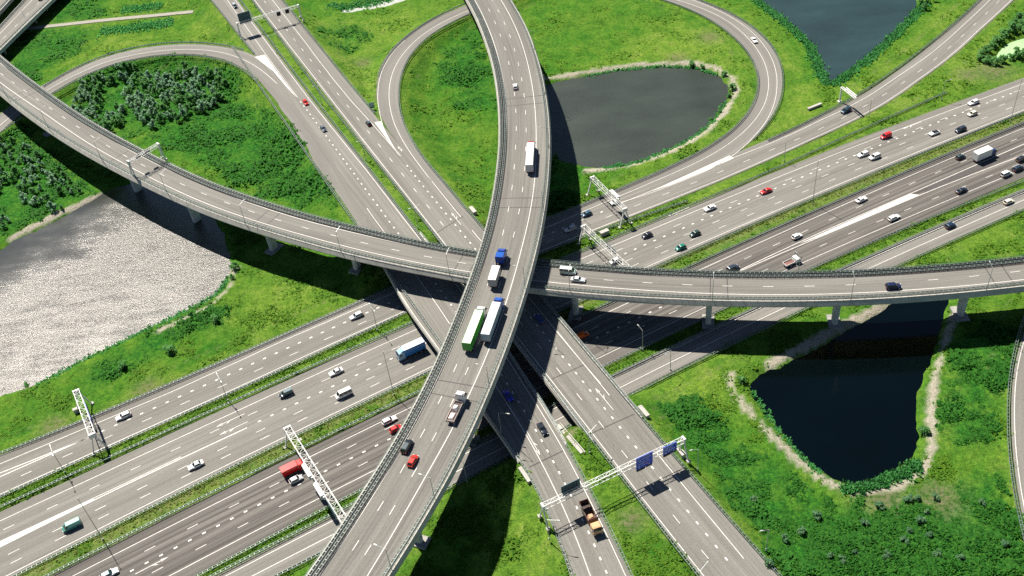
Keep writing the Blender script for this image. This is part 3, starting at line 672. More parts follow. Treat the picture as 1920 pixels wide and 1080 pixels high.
for P, wm, lb in zip(PONDS, WATERS, PLAB):
    c = P.mean(0); Q = []
    for i in range(0, len(P)):
        a, bb = P[i - 1], P[(i + 1) % len(P)]; t = bb - a; n = np.array([t[1], -t[0]]); n /= max(1e-6, np.linalg.norm(n)); Q.append((P[i], n))
    ar = sum(P[i - 1][0] * P[i][1] - P[i][0] * P[i - 1][1] for i in range(len(P))); sgn = 1 if ar > 0 else -1
    out = [p + n * sgn * 3.0 for p, n in Q]
    if ar < 0: out = out[::-1]
    me2 = bpy.data.meshes.new('pond'); me2.from_pydata([(p[0], p[1], POND_Z) for p in out], [], [tuple(range(len(out)))]); me2.materials.append(wm)
    o = bpy.data.objects.new('pond', me2); COL.objects.link(o); tag(o, lb, 'pond', None, 'structure')
# ------------------------------------------------------------------ guard rails
def rail_mesh(P, o=None):
    """two beams with cross spacers on posts along a Poly of base points; returns (beams, posts)"""
    L = P.L; t = np.arange(0, L, 4.0); t = np.append(t, L)
    beams = MB()
    for d in (-.30, .30):
        A = [P.off(d + q, t, zz) for q, zz in ((-.05, .46), (.05, .46), (.08, .60), (.05, .75), (-.05, .75), (-.08, .60))]
        beams.sweep(A, True, True)
    posts = MB(); ts = np.arange(.6, L, 1.333); n = P.nrm(ts); c = P.at(ts)
    for i, (p, m) in enumerate(zip(c, n)):
        a = (p[0] - m[0] * .24, p[1] - m[1] * .24, p[2] + .70); b = (p[0] + m[0] * .24, p[1] + m[1] * .24, p[2] + .70)
        posts.bar(a, b, .09, .08)
        if i % 2 == 0: posts.bar((p[0], p[1], p[2] - .25), (p[0], p[1], p[2] + .66), .10)
    return beams, posts
def guard(P, label, parent=None):
    beams, posts = rail_mesh(P)
    if parent is None:
        org = P.at(0); r = thing('guardrail', label, 'guardrail', org, 0, 'guardrails along the roads')
    else: org = (0, 0, 0); r = parent
    b = beams.build('guardrail_beam' if parent else 'beam', RAILM, r, org); p = posts.build('post', RUNG, b if parent else r, org, kind='stuff')
    return r
def G(px, z, label, h=25, ext=(40, 40)):
    f = (lambda q: z(q) + .7) if callable(z) else z + .7
    P = line(px, f, h, ext, 3.0); P.p[:, 2] -= .7; return guard(P, label)
G(N_R1[:5] + LE_IN[1:], HZ, 'guardrail along the inner edge of the pond loop and the upper carriageway', 15, (50, 50))
G([(1440,262),(1506.7,230),(1606.7,177),(1733,93),(1750,68),(1836.7,0)], HZ, 'guardrail on the pond side of the upper right slip road', 20, (0, 50))
G([(1313,0),(1360,20),(1403,43),(1440,75),(1463,117),(1468,150),(1463,188),(1442,228),(1412,260)], HZ, 'guardrail on the outer edge of the right hand loop', 14, (50, 0))
G([(0,930),(466,724),(543,685),(770,583),(1006.7,474),(1173,415),(1290,377)], HZ, 'guardrail on the upper edge of the upper grass strip', 60, (50, 0))
G([(0,950),(480,733),(776.7,600),(1043,490),(1136.7,448),(1280,388),(1403,340),(1600,247.5),(1750,181.7),(1778,172)], HZ, 'guardrail on the lower edge of the upper grass strip, ending in grass', 40, (50, 0))
G([(26.7,1080),(480,853),(720,736.7),(1233,499),(1280,478.5),(1600,340.5),(1920,210)], HZ, 'guardrail on the upper edge of the long central grass strip', 60)
G([(86.7,1080),(480,881),(786.7,731.7),(1280,505),(1600,362),(1920,230)], HZ, 'guardrail on the lower edge of the long central grass strip', 60)
G([(366.7,1080),(480,1021),(680,916.7),(1136.7,686),(1356.7,576.7),(1513,506.7),(1866.7,360),(1920,338)], HZ, 'guardrail on the upper edge of the lowest grass strip', 60)
G([(410,1073),(480,1036.7),(660,943),(1150,703),(1413,580),(1563,506.7),(1913,360)], HZ, 'guardrail on the lower edge of the lowest grass strip', 60)
G([(516.7,1080),(600,1036.7),(826.7,920),(953,860),(1216.7,720),(1440,613),(1680,498),(1920,393)], HZ, 'guardrail below the single lane collector road', 60)
G([(388,-10),(420,28),(443,59),(476,99)], Mz, 'short guardrail at the top left above the painted nose', 20, (30, 0))
G([(481,152),(533,226),(623,356),(666,420),(725,502),(760,550),(828,644),(905,762),(966,853),(993,886),(1016,933),(1040,996),(1073,1080)], Mz, 'guardrail on the left edge of the diagonal road')
G([(452.6,2),(477,34.6),(507.6,77.4),(566,153),(640,250),(726,358),(790,448),(978,700),(1008,737.5),(1030,771.7),(1055,823),(1086,880),(1100,906),(1146,990),(1183,1078)], Mz, 'guardrail on the left side of the diagonal median')
G([(473,0),(499,34.6),(517.8,60),(553,110),(646.7,233),(753,358),(828,456.7),(961.7,626.7),(1025,708),(1101.7,815),(1171.7,900),(1226.7,970),(1310,1080)], Mz, 'guardrail on the right side of the diagonal median')
G([(529,-2),(573,53),(599,84),(667,171),(703,211)], Mz, 'guardrail along the right edge of the diagonal road above the chevron sign', 20, (40, 0))
G([(877,28),(830,50),(797,73),(767,107),(752,143),(748,173),(751,207),(763,247),(787,283),(813,320),(853,359),(906,428),(1010,551),(1050,598),(1153,720),(1243,830),(1307,900),(1440,1053)], lambda q: LNz(q) + .04, 'guardrail from the narrow loop down the right edge of the diagonal road', 18)
G([(870,7),(828,25),(775,58),(730,98),(709,141)], LNz, 'guardrail on the outside bend of the narrow loop', 15, (20, 0))
G([(84,161),(140,125),(200,102),(283,82),(367,80),(417,83),(455,92)], LWz, 'guardrail on the outside bend of the thicket loop', 15, (0, 0))
G([(103,175),(160,140),(233,116),(300,104),(350,103),(400,109),(441,122),(478,150)], LWz, 'guardrail between the thicket and its loop road', 15, (0, 0))
G([(-20,261),(0,249),(40,219)], LWz, 'short guardrail emerging below the curved flyover at the left edge', 20, (20, 0))
G([(1925,585),(1907,637),(1893,720),(1892,820),(1900,903),(1913,970),(1927,1030)], .5, 'guardrail beside the curved road at the right edge', 20)

CONC_P = simple('concrete_pier', (.55, .53, .48), .8, 0, .18, .4)
# ------------------------------------------------------------------ flyovers
WE_NL = [(0,118),(33,141.7),(66.7,167.5),(110,196.7),(141.7,216.7),(204,259.5),(255,287.5),(316.7,318),(366.7,340.8),(418,361.7),(466.7,380),(520,397.5),(566.7,411.7),(633,429),(688,441.7),(746.7,455),(800,466.7),(891,483),(1001,498),(1120,510),(1293,519),(1440,522.7),(1573,520),(1706.7,511.7),(1840,500),(1920,491.7)]
WE_SL = [(0,155),(28,175),(81.7,210),(146.7,257),(200,288.5),(241.7,311.7),(288,335.8),(333,358),(383,380),(433,399),(483,415),(555,436.7),(633,458),(705,475.8),(800,495.8),(883,510),(993,525),(1058,531.7),(1127,538),(1260,547),(1440,552.7),(1573,550.7),(1706.7,543),(1840,533),(1920,524)]
WE_NO = [(0,102.5),(55,147.5),(80,163),(111.7,188),(173,228),(241.7,266.7),(266.7,279),(323,307.5),(375,331.7),(420,350.8),(473,368.3),(520,382.7),(566.7,399),(620,411.5),(670,423.5),(721.7,436),(755,444),(800,453),(841.7,461.7),(896.7,470.8),(1004,485.5),(1070,491.7),(1120,496),(1211.7,502.5),(1336.7,508),(1440,509),(1597,506.3),(1723,498),(1853,487.5),(1920,480)]
WE_SO = [(0,171),(30,195),(73,227),(120,259),(200,304.5),(241.7,326.7),(275,342.7),(333,370),(383,392),(450,416),(516.7,437),(555,448),(630,469),(713,488.5),(800,505),(880,519.5),(990,538.5),(1127,550),(1293,559.5),(1440,563),(1573,561.5),(1706,554),(1840,542.5),(1920,534.5)]
T_L = [(890,0),(915,50),(930,95),(939,126.7),(948,186.7),(950,233),(945,300),(938,360),(936,380),(928,415),(916.7,455),(903,501.7),(883,560),(876.7,573),(845,656.7),(815,720),(770,806.7),(713,906.7),(656.7,996.7),(598,1080)]
T_R = [(939,0),(960,36.7),(976,74),(990,123),(1000,173),(1004,216.7),(1005,266.7),(1000,360),(997.5,380),(988,423),(968,501.7),(951.7,560),(915,660),(888,720),(856.7,790),(813,866),(770,940),(693,1074)]
T_LO = [(876.7,0),(896.7,43),(913,83),(926.7,133),(933,183),(936,233),(935,283),(928,333),(920,380),(915,410),(906.7,438),(895,476),(881.7,511.7),(876.7,531.7),(858,575),(823,660),(795,720),(773,763),(713,866.7),(646.7,966.7),(573,1080)]
T_RO = [(958,0),(980,33),(1000,83),(1015,133),(1025,183),(1030.7,240),(1030.7,283),(1028.5,330),(1023,380),(1015,430),(998,498),(984,552),(960,620),(945,666),(922,721),(876.7,824),(830,916),(776,1003),(732,1076.7)]
def flyover(name, label, ref, other, eL, eR, vL, vR, out, fh, joints, phases, nlanes, bases, dLtag):
    """ref/other: painted edge lines; eL/eR: outer deck edges as functions of station (eL on ref's side)"""
    r = thing(name, label, 'bridge', ref.at(ref.L / 2) * np.array([1, 1, 0]))
    org = r.location
    t = ref.s; a, b = eL(t), eR(t); sa = np.sign(a.mean() - b.mean()); sbn = -sa
    row = lambda d, dz: ref.off(0, t) + np.concatenate([ref.nrm(t) * np.asarray(d)[:, None], np.full((len(t), 1), dz)], 1)
    mid, hw = (a + b) / 2, np.abs(a - b) / 2
    dk = MB()
    prof = [row(a - sa * .3, -.06), row(b - sbn * .3, -.06), row(b + sbn * out * .6, -fh + .05), row(mid + sbn * hw * .55, -1.45), row(mid + sbn * hw * .40, -2.2), row(mid + sa * hw * .40, -2.2), row(mid + sa * hw * .55, -1.45), row(a + sa * out * .6, -fh)]
    dk.sweep(prof); fix_normals(dk.build('deck', CONC_P, r, org))
    for e, s in ((a, sa), (b, sbn)):
        mb = MB(); mb.sweep([row(e - s * .40, .28), row(e, .28), row(e + s * out, -fh + .12), row(e + s * out, -fh - .12), row(e - s * .40, -fh + .3)])
        fix_normals(mb.build('edge_beam', CONC_L, r, org))
    rd = MB(); A, B = a - sa * .4, b - sbn * .4; cols = 7
    rows = [row(A * (1 - k / 6) + B * k / 6, 0.0) for k in range(7)]; uv = [np.stack([t, A * (1 - k / 6) + B * k / 6], 1) for k in range(7)]
    for k in range(6): rd.strip(rows[k], rows[k + 1], uv[k], uv[k + 1])
    rd.build('road_surface', A_DECK, r, org)
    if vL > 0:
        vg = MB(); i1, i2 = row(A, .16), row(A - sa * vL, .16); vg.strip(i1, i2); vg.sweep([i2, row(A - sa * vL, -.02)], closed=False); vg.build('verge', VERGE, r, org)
    # parapet rail on both edge beams
    for e, s in ((a, sa), (b, sbn)):
        hr = MB()
        for z in (.60, 1.05):
            hr.sweep([row(e - s * .22, z), row(e - s * .17, z), row(e - s * .17, z + .06), row(e - s * .22, z + .06)])
        tp = np.arange(1, ref.L, 2.0); P = ref.at(tp); n = ref.nrm(tp); ee = np.interp(tp, t, e - s * .2)
        h = hr.build('handrail', RAILM, r, org)
        ps = MB()
        for p, m, d in zip(P, n, ee):
            x, y = p[0] + m[0] * d, p[1] + m[1] * d; ps.bar((x, y, p[2] + .2), (x, y, p[2] + 1.08), .06)
        
        hp = ps.build('post', GALV, h, org, kind='stuff')
    for d, v in ((a - sa * (.4 + max(vL, .1) - .35), vL), (b - sbn * (.4 + max(vR, .1) + .15), vR)):
        P = Poly(row(d, .0 if v == 0 else .08)); bm, po = rail_mesh(P); bb = bm.build('guardrail_beam', RAILM, r, org); po.build('post', RUNG, bb, org, kind='stuff')
    if vL > 1.8:
        P = Poly(row(a - sa * 1.0, .14)); bm, po = rail_mesh(P); bb = bm.build('guardrail_beam', RAILM, r, org); po.build('post', RUNG, bb, org, kind='stuff')
    mkm = MB(); lo = lateral(ref, other)(t)
    for d in (np.zeros(len(t)), lo):
        mkm.strip(row(d - .11, DZ), row(d + .11, DZ))
    for k, ph in zip(range(1, nlanes), phases):
        P = Poly(row(lo * k / nlanes, DZ)); s0 = P.proj(ph)[0]; s = s0 % 12
        while s + 3 < P.L:
            tt = np.linspace(s, s + 3, 3); mkm.strip(P.off(.09, tt), P.off(-.09, tt)); s += 12
    mkm.build('lane_marking', PAINT_W, r, org)
    for q in joints:
        s0 = ref.proj(W(q, ref.p[0, 2]))[0]
        for ds in (0, 5.0):
            jm = MB()
            tt = np.array([s0 + ds - .16, s0 + ds + .16]); da, db = np.interp(tt, t, A - sa * vL), np.interp(tt, t, B)
            Pa = ref.at(tt); n = ref.nrm(tt); Aa = Pa.copy(); Bb = Pa.copy(); Aa[:, :2] += n * da[:, None]; Bb[:, :2] += n * db[:, None]; Aa[:, 2] += .007; Bb[:, 2] += .007
            jm.strip(Aa, Bb); jm.build('expansion_joint', JOINT, r, org)
    for q in bases:
        w = Wg(q[:2]) if not isinstance(q[0], str) else q[1]; s, _ = ref.proj(w); c = ref.at(s); n = ref.nrm(s); tg = np.array([n[1], -n[0]]); d = float(np.interp(s, t, mid)); hw_ = float(np.interp(s, t, hw))
        x, y = c[0] + n[0] * d, c[1] + n[1] * d; zt = c[2] - 2.2; zb = float(hz(x, y)) - .8
        pm = MB(); N = 14; an = np.linspace(0, 2 * math.pi, N, endpoint=False); rws = []
        for z, wx, wy in ((zb, 1.6, .85), (zb + (zt - zb) * .55, 1.8, .9), (zt - .9, 2.2, 1.0), (zt, 2.7, 1.1)):
            rws.append([(x + n[0] * math.copysign(abs(math.cos(k)) ** .6, math.cos(k)) * wx + tg[0] * math.copysign(abs(math.sin(k)) ** .6, math.sin(k)) * wy, y + n[1] * math.copysign(abs(math.cos(k)) ** .6, math.cos(k)) * wx + tg[1] * math.copysign(abs(math.sin(k)) ** .6, math.sin(k)) * wy, z) for k in an])
        V_ = [p for rr in rws for p in rr]; F_ = [(j * N + i, j * N + (i + 1) % N, (j + 1) * N + (i + 1) % N, (j + 1) * N + i) for j in range(3) for i in range(N)] + [tuple(range(N - 1, -1, -1)), tuple(range(3 * N, 4 * N))]
        pm.add(V_, F_); po = pm.build('pier', CONC_P, r, org)
        ft = MB(); ft.box((x, y, zb + .95), (6.4, 3.8, .6), math.atan2(n[1], n[0])); ft.build('footing', CONC_D, po, org)
        if len(q) > 2:
            ch = MB(); ch.box((x, y, zt + .95), (hw_ * 1.45, 2.0, 1.0), math.atan2(n[1], n[0])); ch.build('crosshead', CONC_L, po, org)
    return r
def cross(P, Q):
    best = (1e9, 0)
    for s in np.arange(0, P.L, 1.0):
        d = abs(Q.proj(P.at(s))[1])
        if d < best[0]: best = (d, s)
    return best[1]
meds = [LN([(480,722),(773,591),(1030,480)], 0, 60), LN([(480,868),(755,727),(1260,488)], 0, 60), LN([(480,1029),(670,930),(1140,696),(1385,578)], 0, 60)]
pTL, pTR = line(T_L, TZ, 25, E0), line(T_R, TZ, 25, E0)
pTLO, pTRO = line(T_LO, TZ + .4, 25, E0), line(T_RO, TZ + .4, 25, E0)
pWN, pWS = line(WE_NL, WZ, 25, E0), line(WE_SL, WZ, 25, E0)
pWNO, pWSO = line(WE_NO, WZ + .4, 25, E0), line(WE_SO, WZ + .8, 25, E0)
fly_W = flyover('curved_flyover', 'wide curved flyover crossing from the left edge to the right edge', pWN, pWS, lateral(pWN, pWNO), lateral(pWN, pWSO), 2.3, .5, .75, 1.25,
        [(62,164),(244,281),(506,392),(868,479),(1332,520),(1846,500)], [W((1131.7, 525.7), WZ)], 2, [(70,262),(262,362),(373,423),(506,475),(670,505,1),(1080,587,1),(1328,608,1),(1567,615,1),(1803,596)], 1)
_tm = Poly((pTL.at(np.linspace(0, pTL.L, 300)) + np.array([0, 0, 0]))); _lo = lateral(pTL, pTR)(np.linspace(0, pTL.L, 300)); _tm = Poly(pTL.off(lambda t: np.interp(t, np.linspace(0, pTL.L, 300), _lo) * .62, np.linspace(0, pTL.L, 300)))
TB = [(775,1012)]
for md in meds:                                  # piers stand in the grass strips, clear of the diagonal road
    c = _tm.at(cross(_tm, md))
    if abs(pM1R.proj(c)[1]) > 15 and abs(pM2L.proj(c)[1]) > 17: TB.append(('w', c, 1))
TB += [('w', W((1012, 292), 0), 1), ('w', W((1000, 130), 0), 1)]
print('T piers', len(TB), [c[1][:2] for c in TB[1:]], [pM1R.proj(c[1])[1] for c in TB[1:4]])
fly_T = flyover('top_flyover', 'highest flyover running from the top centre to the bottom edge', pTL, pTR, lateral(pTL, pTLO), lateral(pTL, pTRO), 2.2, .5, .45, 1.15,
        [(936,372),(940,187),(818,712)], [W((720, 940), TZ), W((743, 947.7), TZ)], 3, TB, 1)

# bridges that carry the diagonal road over the motorway
for lb, o, ref, dA, dB in (('bridge carrying the left carriageway of the diagonal road over the motorway', road_M1, pM1R, lambda t: np.full(np.shape(t), 1.0), lateral(pM1R, pM1EL)),
                       ('bridge carrying the right carriageway of the diagonal road over the motorway', road_M2, pM2L, lambda t: np.full(np.shape(t), -sg * .9), latM2)):
    s0, s1 = [ref.proj(W(q, 6.5))[0] for q in SPAN[o.name]]; s0, s1 = min(s0, s1) - 3, max(s0, s1) + 3
    t = np.linspace(s0, s1, int((s1 - s0) / 3)); a, b = dA(t), dB(t); sa = np.sign(a - b)[0]
    r = thing('overpass_bridge', lb, 'bridge', ref.at((s0 + s1) / 2) * np.array([1, 1, 0])); org = r.location
    row = lambda d, dz: ref.off(0, t) + np.concatenate([ref.nrm(t) * np.asarray(d)[:, None], np.full((len(t), 1), dz)], 1)
    mb = MB(); mb.sweep([row(a + sa * .1, -.07), row(b - sa * .1, -.07), row(b + sa * .6, -1.35), row(a - sa * .6, -1.35)]); fix_normals(mb.build('deck', CONC, r, org))
    for e, s in ((a, sa), (b, -sa)):
        mb = MB(); mb.sweep([row(e + s * .02, .16), row(e + s * .75, .16), row(e + s * .95, -.85), row(e + s * .02, -.9)]); fix_normals(mb.build('edge_beam', CONC_L, r, org))
        hr = MB()
        for z in (.55, .95): hr.sweep([row(e + s * .55, z), row(e + s * .62, z), row(e + s * .62, z + .07), row(e + s * .55, z + .07)])
        hr.build('handrail', GALV, r, org)
    mid = (a + b) / 2; hw = np.abs(a - b) / 2
    for md in meds:
        s = cross(ref, md); tg = md.tan(md.proj(ref.at(s))[0])
        c = ref.at(s); n = ref.nrm(s); m0 = float(np.interp(s, t, mid)); h0 = float(np.interp(s, t, hw)); ang = math.atan2(tg[1], tg[0])
        for k in (-.62, -.05, .55):
            # columns stand in the motorway median under the deck
            x, y = c[0] + n[0] * (m0 + h0 * k), c[1] + n[1] * (m0 + h0 * k)
            sm, dm = md.proj((x, y)); q = md.at(sm)
            pm = MB(); pm.tube((q[0], q[1], -.8), (q[0], q[1], c[2] - 1.3), .55, .62, 12); pm.build('pier', CONC_D, r, org, True)
    for s in (s0 + 2.0, s1 - 2.0):                                  # end walls
        i = int(np.argmin(np.abs(t - s))); n = ref.nrm(t[i]); c = ref.at(t[i]); w_ = hw[i]; x, y = c[0] + n[0] * mid[i], c[1] + n[1] * mid[i]
        mb = MB(); mb.box((x, y, c[2] / 2 - .9), (1.0, 2 * w_ - .2, c[2] - .6), math.atan2(n[1], n[0]) - math.pi / 2); mb.build('end_wall', CONC_D, r, org)
# far top left viaducts
def viaduct(label, pxA, pxB, z, rail_px, lines, dash, name='road_viaduct'):
    A, B = line(pxA, z, 30, (60, 60)), line(pxB, z, 30, (60, 60)); t = A.s; lb = lateral(A, B)(t); s = np.sign(lb[0])
    r = thing(name, label, 'bridge', A.at(A.L / 2) * np.array([1, 1, 0])); org = r.location
    row = lambda d, dz: A.off(0, t) + np.concatenate([A.nrm(t) * np.asarray(d)[:, None], np.full((len(t), 1), dz)], 1)
    o_ = np.zeros(len(t)); mb = MB(); mb.strip(row(o_, 0), row(lb, 0), np.stack([t, o_], 1), np.stack([t, lb], 1)); mb.build('road_surface', A_LIGHT, r, org)
    mb = MB(); mb.sweep([row(o_, -.05), row(lb, -.05), row(lb, -1.6), row(o_, -1.6)]); fix_normals(mb.build('deck', CONC, r, org))
    for e, g in ((o_, -s), (lb, s)):
        mb = MB(); mb.sweep([row(e, .3), row(e + g * .5, .3), row(e + g * 1.0, -1.2), row(e, -1.3)]); fix_normals(mb.build('edge_beam', CONC_L, r, org))
        P = Poly(row(e - g * .6, 0)); bm, po = rail_mesh(P); bb = bm.build('guardrail_beam', RAILM, r, org); po.build('post', RUNG, bb, org, kind='stuff')
    mk2 = MB()
    for f in lines: mk2.strip(row(lb * f - .1, DZ), row(lb * f + .1, DZ))
    for f in dash:
        P = Poly(row(lb * f, DZ)); s_ = 2.0
        while s_ + 3 < P.L: tt = np.linspace(s_, s_ + 3, 2); mk2.strip(P.off(.09, tt), P.off(-.09, tt)); s_ += 12
    mk2.build('lane_marking', PAINT_W, r, org)
    for f in (.25, .8):
        for k in np.arange(10, A.L, 32):
            p = A.at(k); n = A.nrm(k); d = np.interp(k, t, lb) * f; x, y = p[0] + n[0] * d, p[1] + n[1] * d
            mb = MB(); mb.tube((x, y, float(hz(x, y)) - .5), (x, y, z - 1.5), .6, .7, 10); mb.build('pier', CONC_D, r, org, True)
    return r
viaduct('road viaduct at the top left corner above the dark underpass', [(97,0),(48,46),(0,94)], [(46,0),(22,26),(0,50)], 6.0, None, [.06, .72], [.38])
viaduct('second viaduct in the far top left corner', [(20,-2),(0,20),(-30,52)], [(-45,0),(-60,20),(-80,52)], 6.0, None, [.06, .8], [.4])
# ------------------------------------------------------------------ lamp posts
WOOD = None
def lamp(base, z, h, label, heads=None, axis=None, reach=1.9, group='lamp posts beside the roads', tip=None):
    B = Wg(base) if z is None else W(base, z)
    r = thing('lamp_post', label, 'lamp post', B, 0, group)
    p = MB(); p.tube((0, 0, -.3), (0, 0, h), .12, .07, 8); p.box((0, 0, .35), (.34, .34, .7)); p.build('pole', GALV, r)
    vs = []
    if tip is not None:
        q = W(tip, B[2] + h); v = (q - B)[:2]; L = np.linalg.norm(v); vs = [(v / max(L, .01), min(max(L, 1.3), 2.4))]
    elif axis is not None:
        a = np.array(axis); a = a / np.linalg.norm(a); vs = [(a, reach), (-a, reach)]
    for v, L in vs:
        am = MB(); e = (v[0] * L, v[1] * L, h + .35); am.bar((0, 0, h - .05), e, .08); am.build('arm', GALV, r)
        hd = MB(); ang = math.atan2(v[1], v[0]); c = (v[0] * (L + .45), v[1] * (L + .45), h + .38); hd.box(c, (.95, .30, .14), ang, taper=.8); hd.build('lamp_head', GALV, r)
    if not vs:
        hd = MB(); hd.tube((0, 0, h), (0, 0, h + .35), .16, .10, 8); hd.build('lamp_cap', STEELW, r)
    return r
def acr(q, z=0): 
    s, _ = pR2N.proj(W(q, z)); n = pR2N.nrm(s); return n
ORD = ['first', 'second', 'third', 'fourth', 'fifth', 'sixth', 'seventh', 'eighth', 'ninth', 'tenth', 'eleventh', 'twelfth']
for k, q in enumerate([(122.5, 887), (428.2, 751.6), (708, 620)]):
    lamp(q, 0, 10, ORD[k] + ' double arm lamp post from the left in the upper grass strip', axis=acr(q), reach=1.6)
for k, q in enumerate([(194, 1012.7), (738.9, 741.1), (1523.3, 383), (1893.7, 229.6)]):
    lamp(q, 0, 18.5, ORD[k] + ' tall thin mast from the left in the central grass strip', group='tall masts in the central grass strip')
for q, tp, lb in [((1470, 303), (1464, 256), 'slender lamp post in grass below the upper right slip road'), ((1629, 220), (1635, 185), 'slender lamp post in grass near the small cantilever gantry'), ((1764.7, 188), (1781, 151), 'lamp post in grass where the upper guardrail ends'),
                  ((1205, 657), (1198, 613), 'lamp post standing in shadow beneath the curved flyover, right of the orange van'), ((1257, 694), (1250, 664), 'lamp post beside the lowest grass strip near the shadow edge'), ((1496, 517), (1495, 476), 'lamp post rising behind the curved flyover beside the white pickup'),
                  ((876, 905), (860, 858), 'lamp post beside the shaded collector road under the top flyover')]:
    lamp(q, 0, 8.5, lb, tip=tp)
for q, tp, lb in [((940, 812), (951, 777), 'lamp post on the shaded left edge of the diagonal bridge'), ((1106, 850), (1118, 799), 'lamp post at the bridge end in the diagonal median'), ((1308, 881), (1299, 845), 'lamp post in grass right of the blue sign gantry'), ((1436.6, 1031.3), (1431, 996), 'lamp post in tall grass at the bottom right'),
                  ((1310, 1108), (1325, 1057), 'lamp post at the bottom edge beside the diagonal median'), ((1030, 1012), (1044, 977), 'lamp post beside the left leg of the blue sign gantry')]:
    lamp(q, Mz(q), 8.5, lb, tip=tp)
for k, q in enumerate([(519, 100), (604, 196), (686, 301), (784, 428)]):
    z = Mz(q); s, _ = pM2L.proj(W(q, z)); lamp(q, z, 9, ORD[k] + ' double arm lamp post from the top in the diagonal median', axis=pM2L.nrm(s), reach=1.3)
hd = [(4,143),(86,198),(187,258),(310,318),(461,372),(637,425),(842,465),(1070,493),(1338,510),(1599,508),(1856,491)]
for k, q in enumerate(hd):
    w = W(q, WZ + 9); s, d = pWS.proj(w); P = pWS.at(s); n = pWS.nrm(s); lw = lateral(pWS, pWSO)(np.array([s]))[0]; bb = P[:2] + n * (lw * .93)
    r = thing('lamp_post', ORD[k] + ' lamp post from the left along the lower side of the curved flyover', 'lamp post', (bb[0], bb[1], WZ + .1), 0, 'lamp posts on the curved flyover')
    p = MB(); p.tube((0, 0, 0), (0, 0, 8.6), .11, .06, 8); p.build('pole', GALV, r)
    v = -n * np.sign(lw); am = MB(); am.bar((0, 0, 8.5), (v[0] * 2, v[1] * 2, 8.9), .08); am.build('arm', GALV, r)
    h = MB(); h.box((v[0] * 2.4, v[1] * 2.4, 8.92), (.95, .30, .14), math.atan2(v[1], v[0]), taper=.8); h.build('lamp_head', GALV, r)
hd = [(993,57),(1012,140),(1018,238.5),(1006,356),(962,498),(890,682),(780,887),(700,1020)]
for k, q in enumerate(hd):
    w = W(q, TZ + 9); s, d = pTR.proj(w); lw = lateral(pTR, pTRO)(np.array([s]))[0]; P = pTR.at(s); n = pTR.nrm(s); bb = P[:2] + n * (lw * .94)
    r = thing('lamp_post', ORD[k] + ' lamp post from the top along the right side of the highest flyover', 'lamp post', (bb[0], bb[1], TZ + .1), 0, 'lamp posts on the highest flyover')
    p = MB(); p.tube((0, 0, 0), (0, 0, 8.6), .11, .06, 8); p.build('pole', GALV, r)
    v = -n * np.sign(lw); am = MB(); am.bar((0, 0, 8.5), (v[0] * 2.2, v[1] * 2.2, 8.9), .08); am.build('arm', GALV, r)
    h = MB(); h.box((v[0] * 2.6, v[1] * 2.6, 8.92), (.95, .30, .14), math.atan2(v[1], v[0]), taper=.8); h.build('lamp_head', GALV, r)
for q, lb in [((54, 51), 'lamp post at the edge of the top left viaduct'), ((167, 116), 'lamp post on the grass above the thicket loop'), ((322, 80), 'lamp post behind the outside bend of the thicket loop')]:
    lamp(q, None, 9, lb, axis=None)

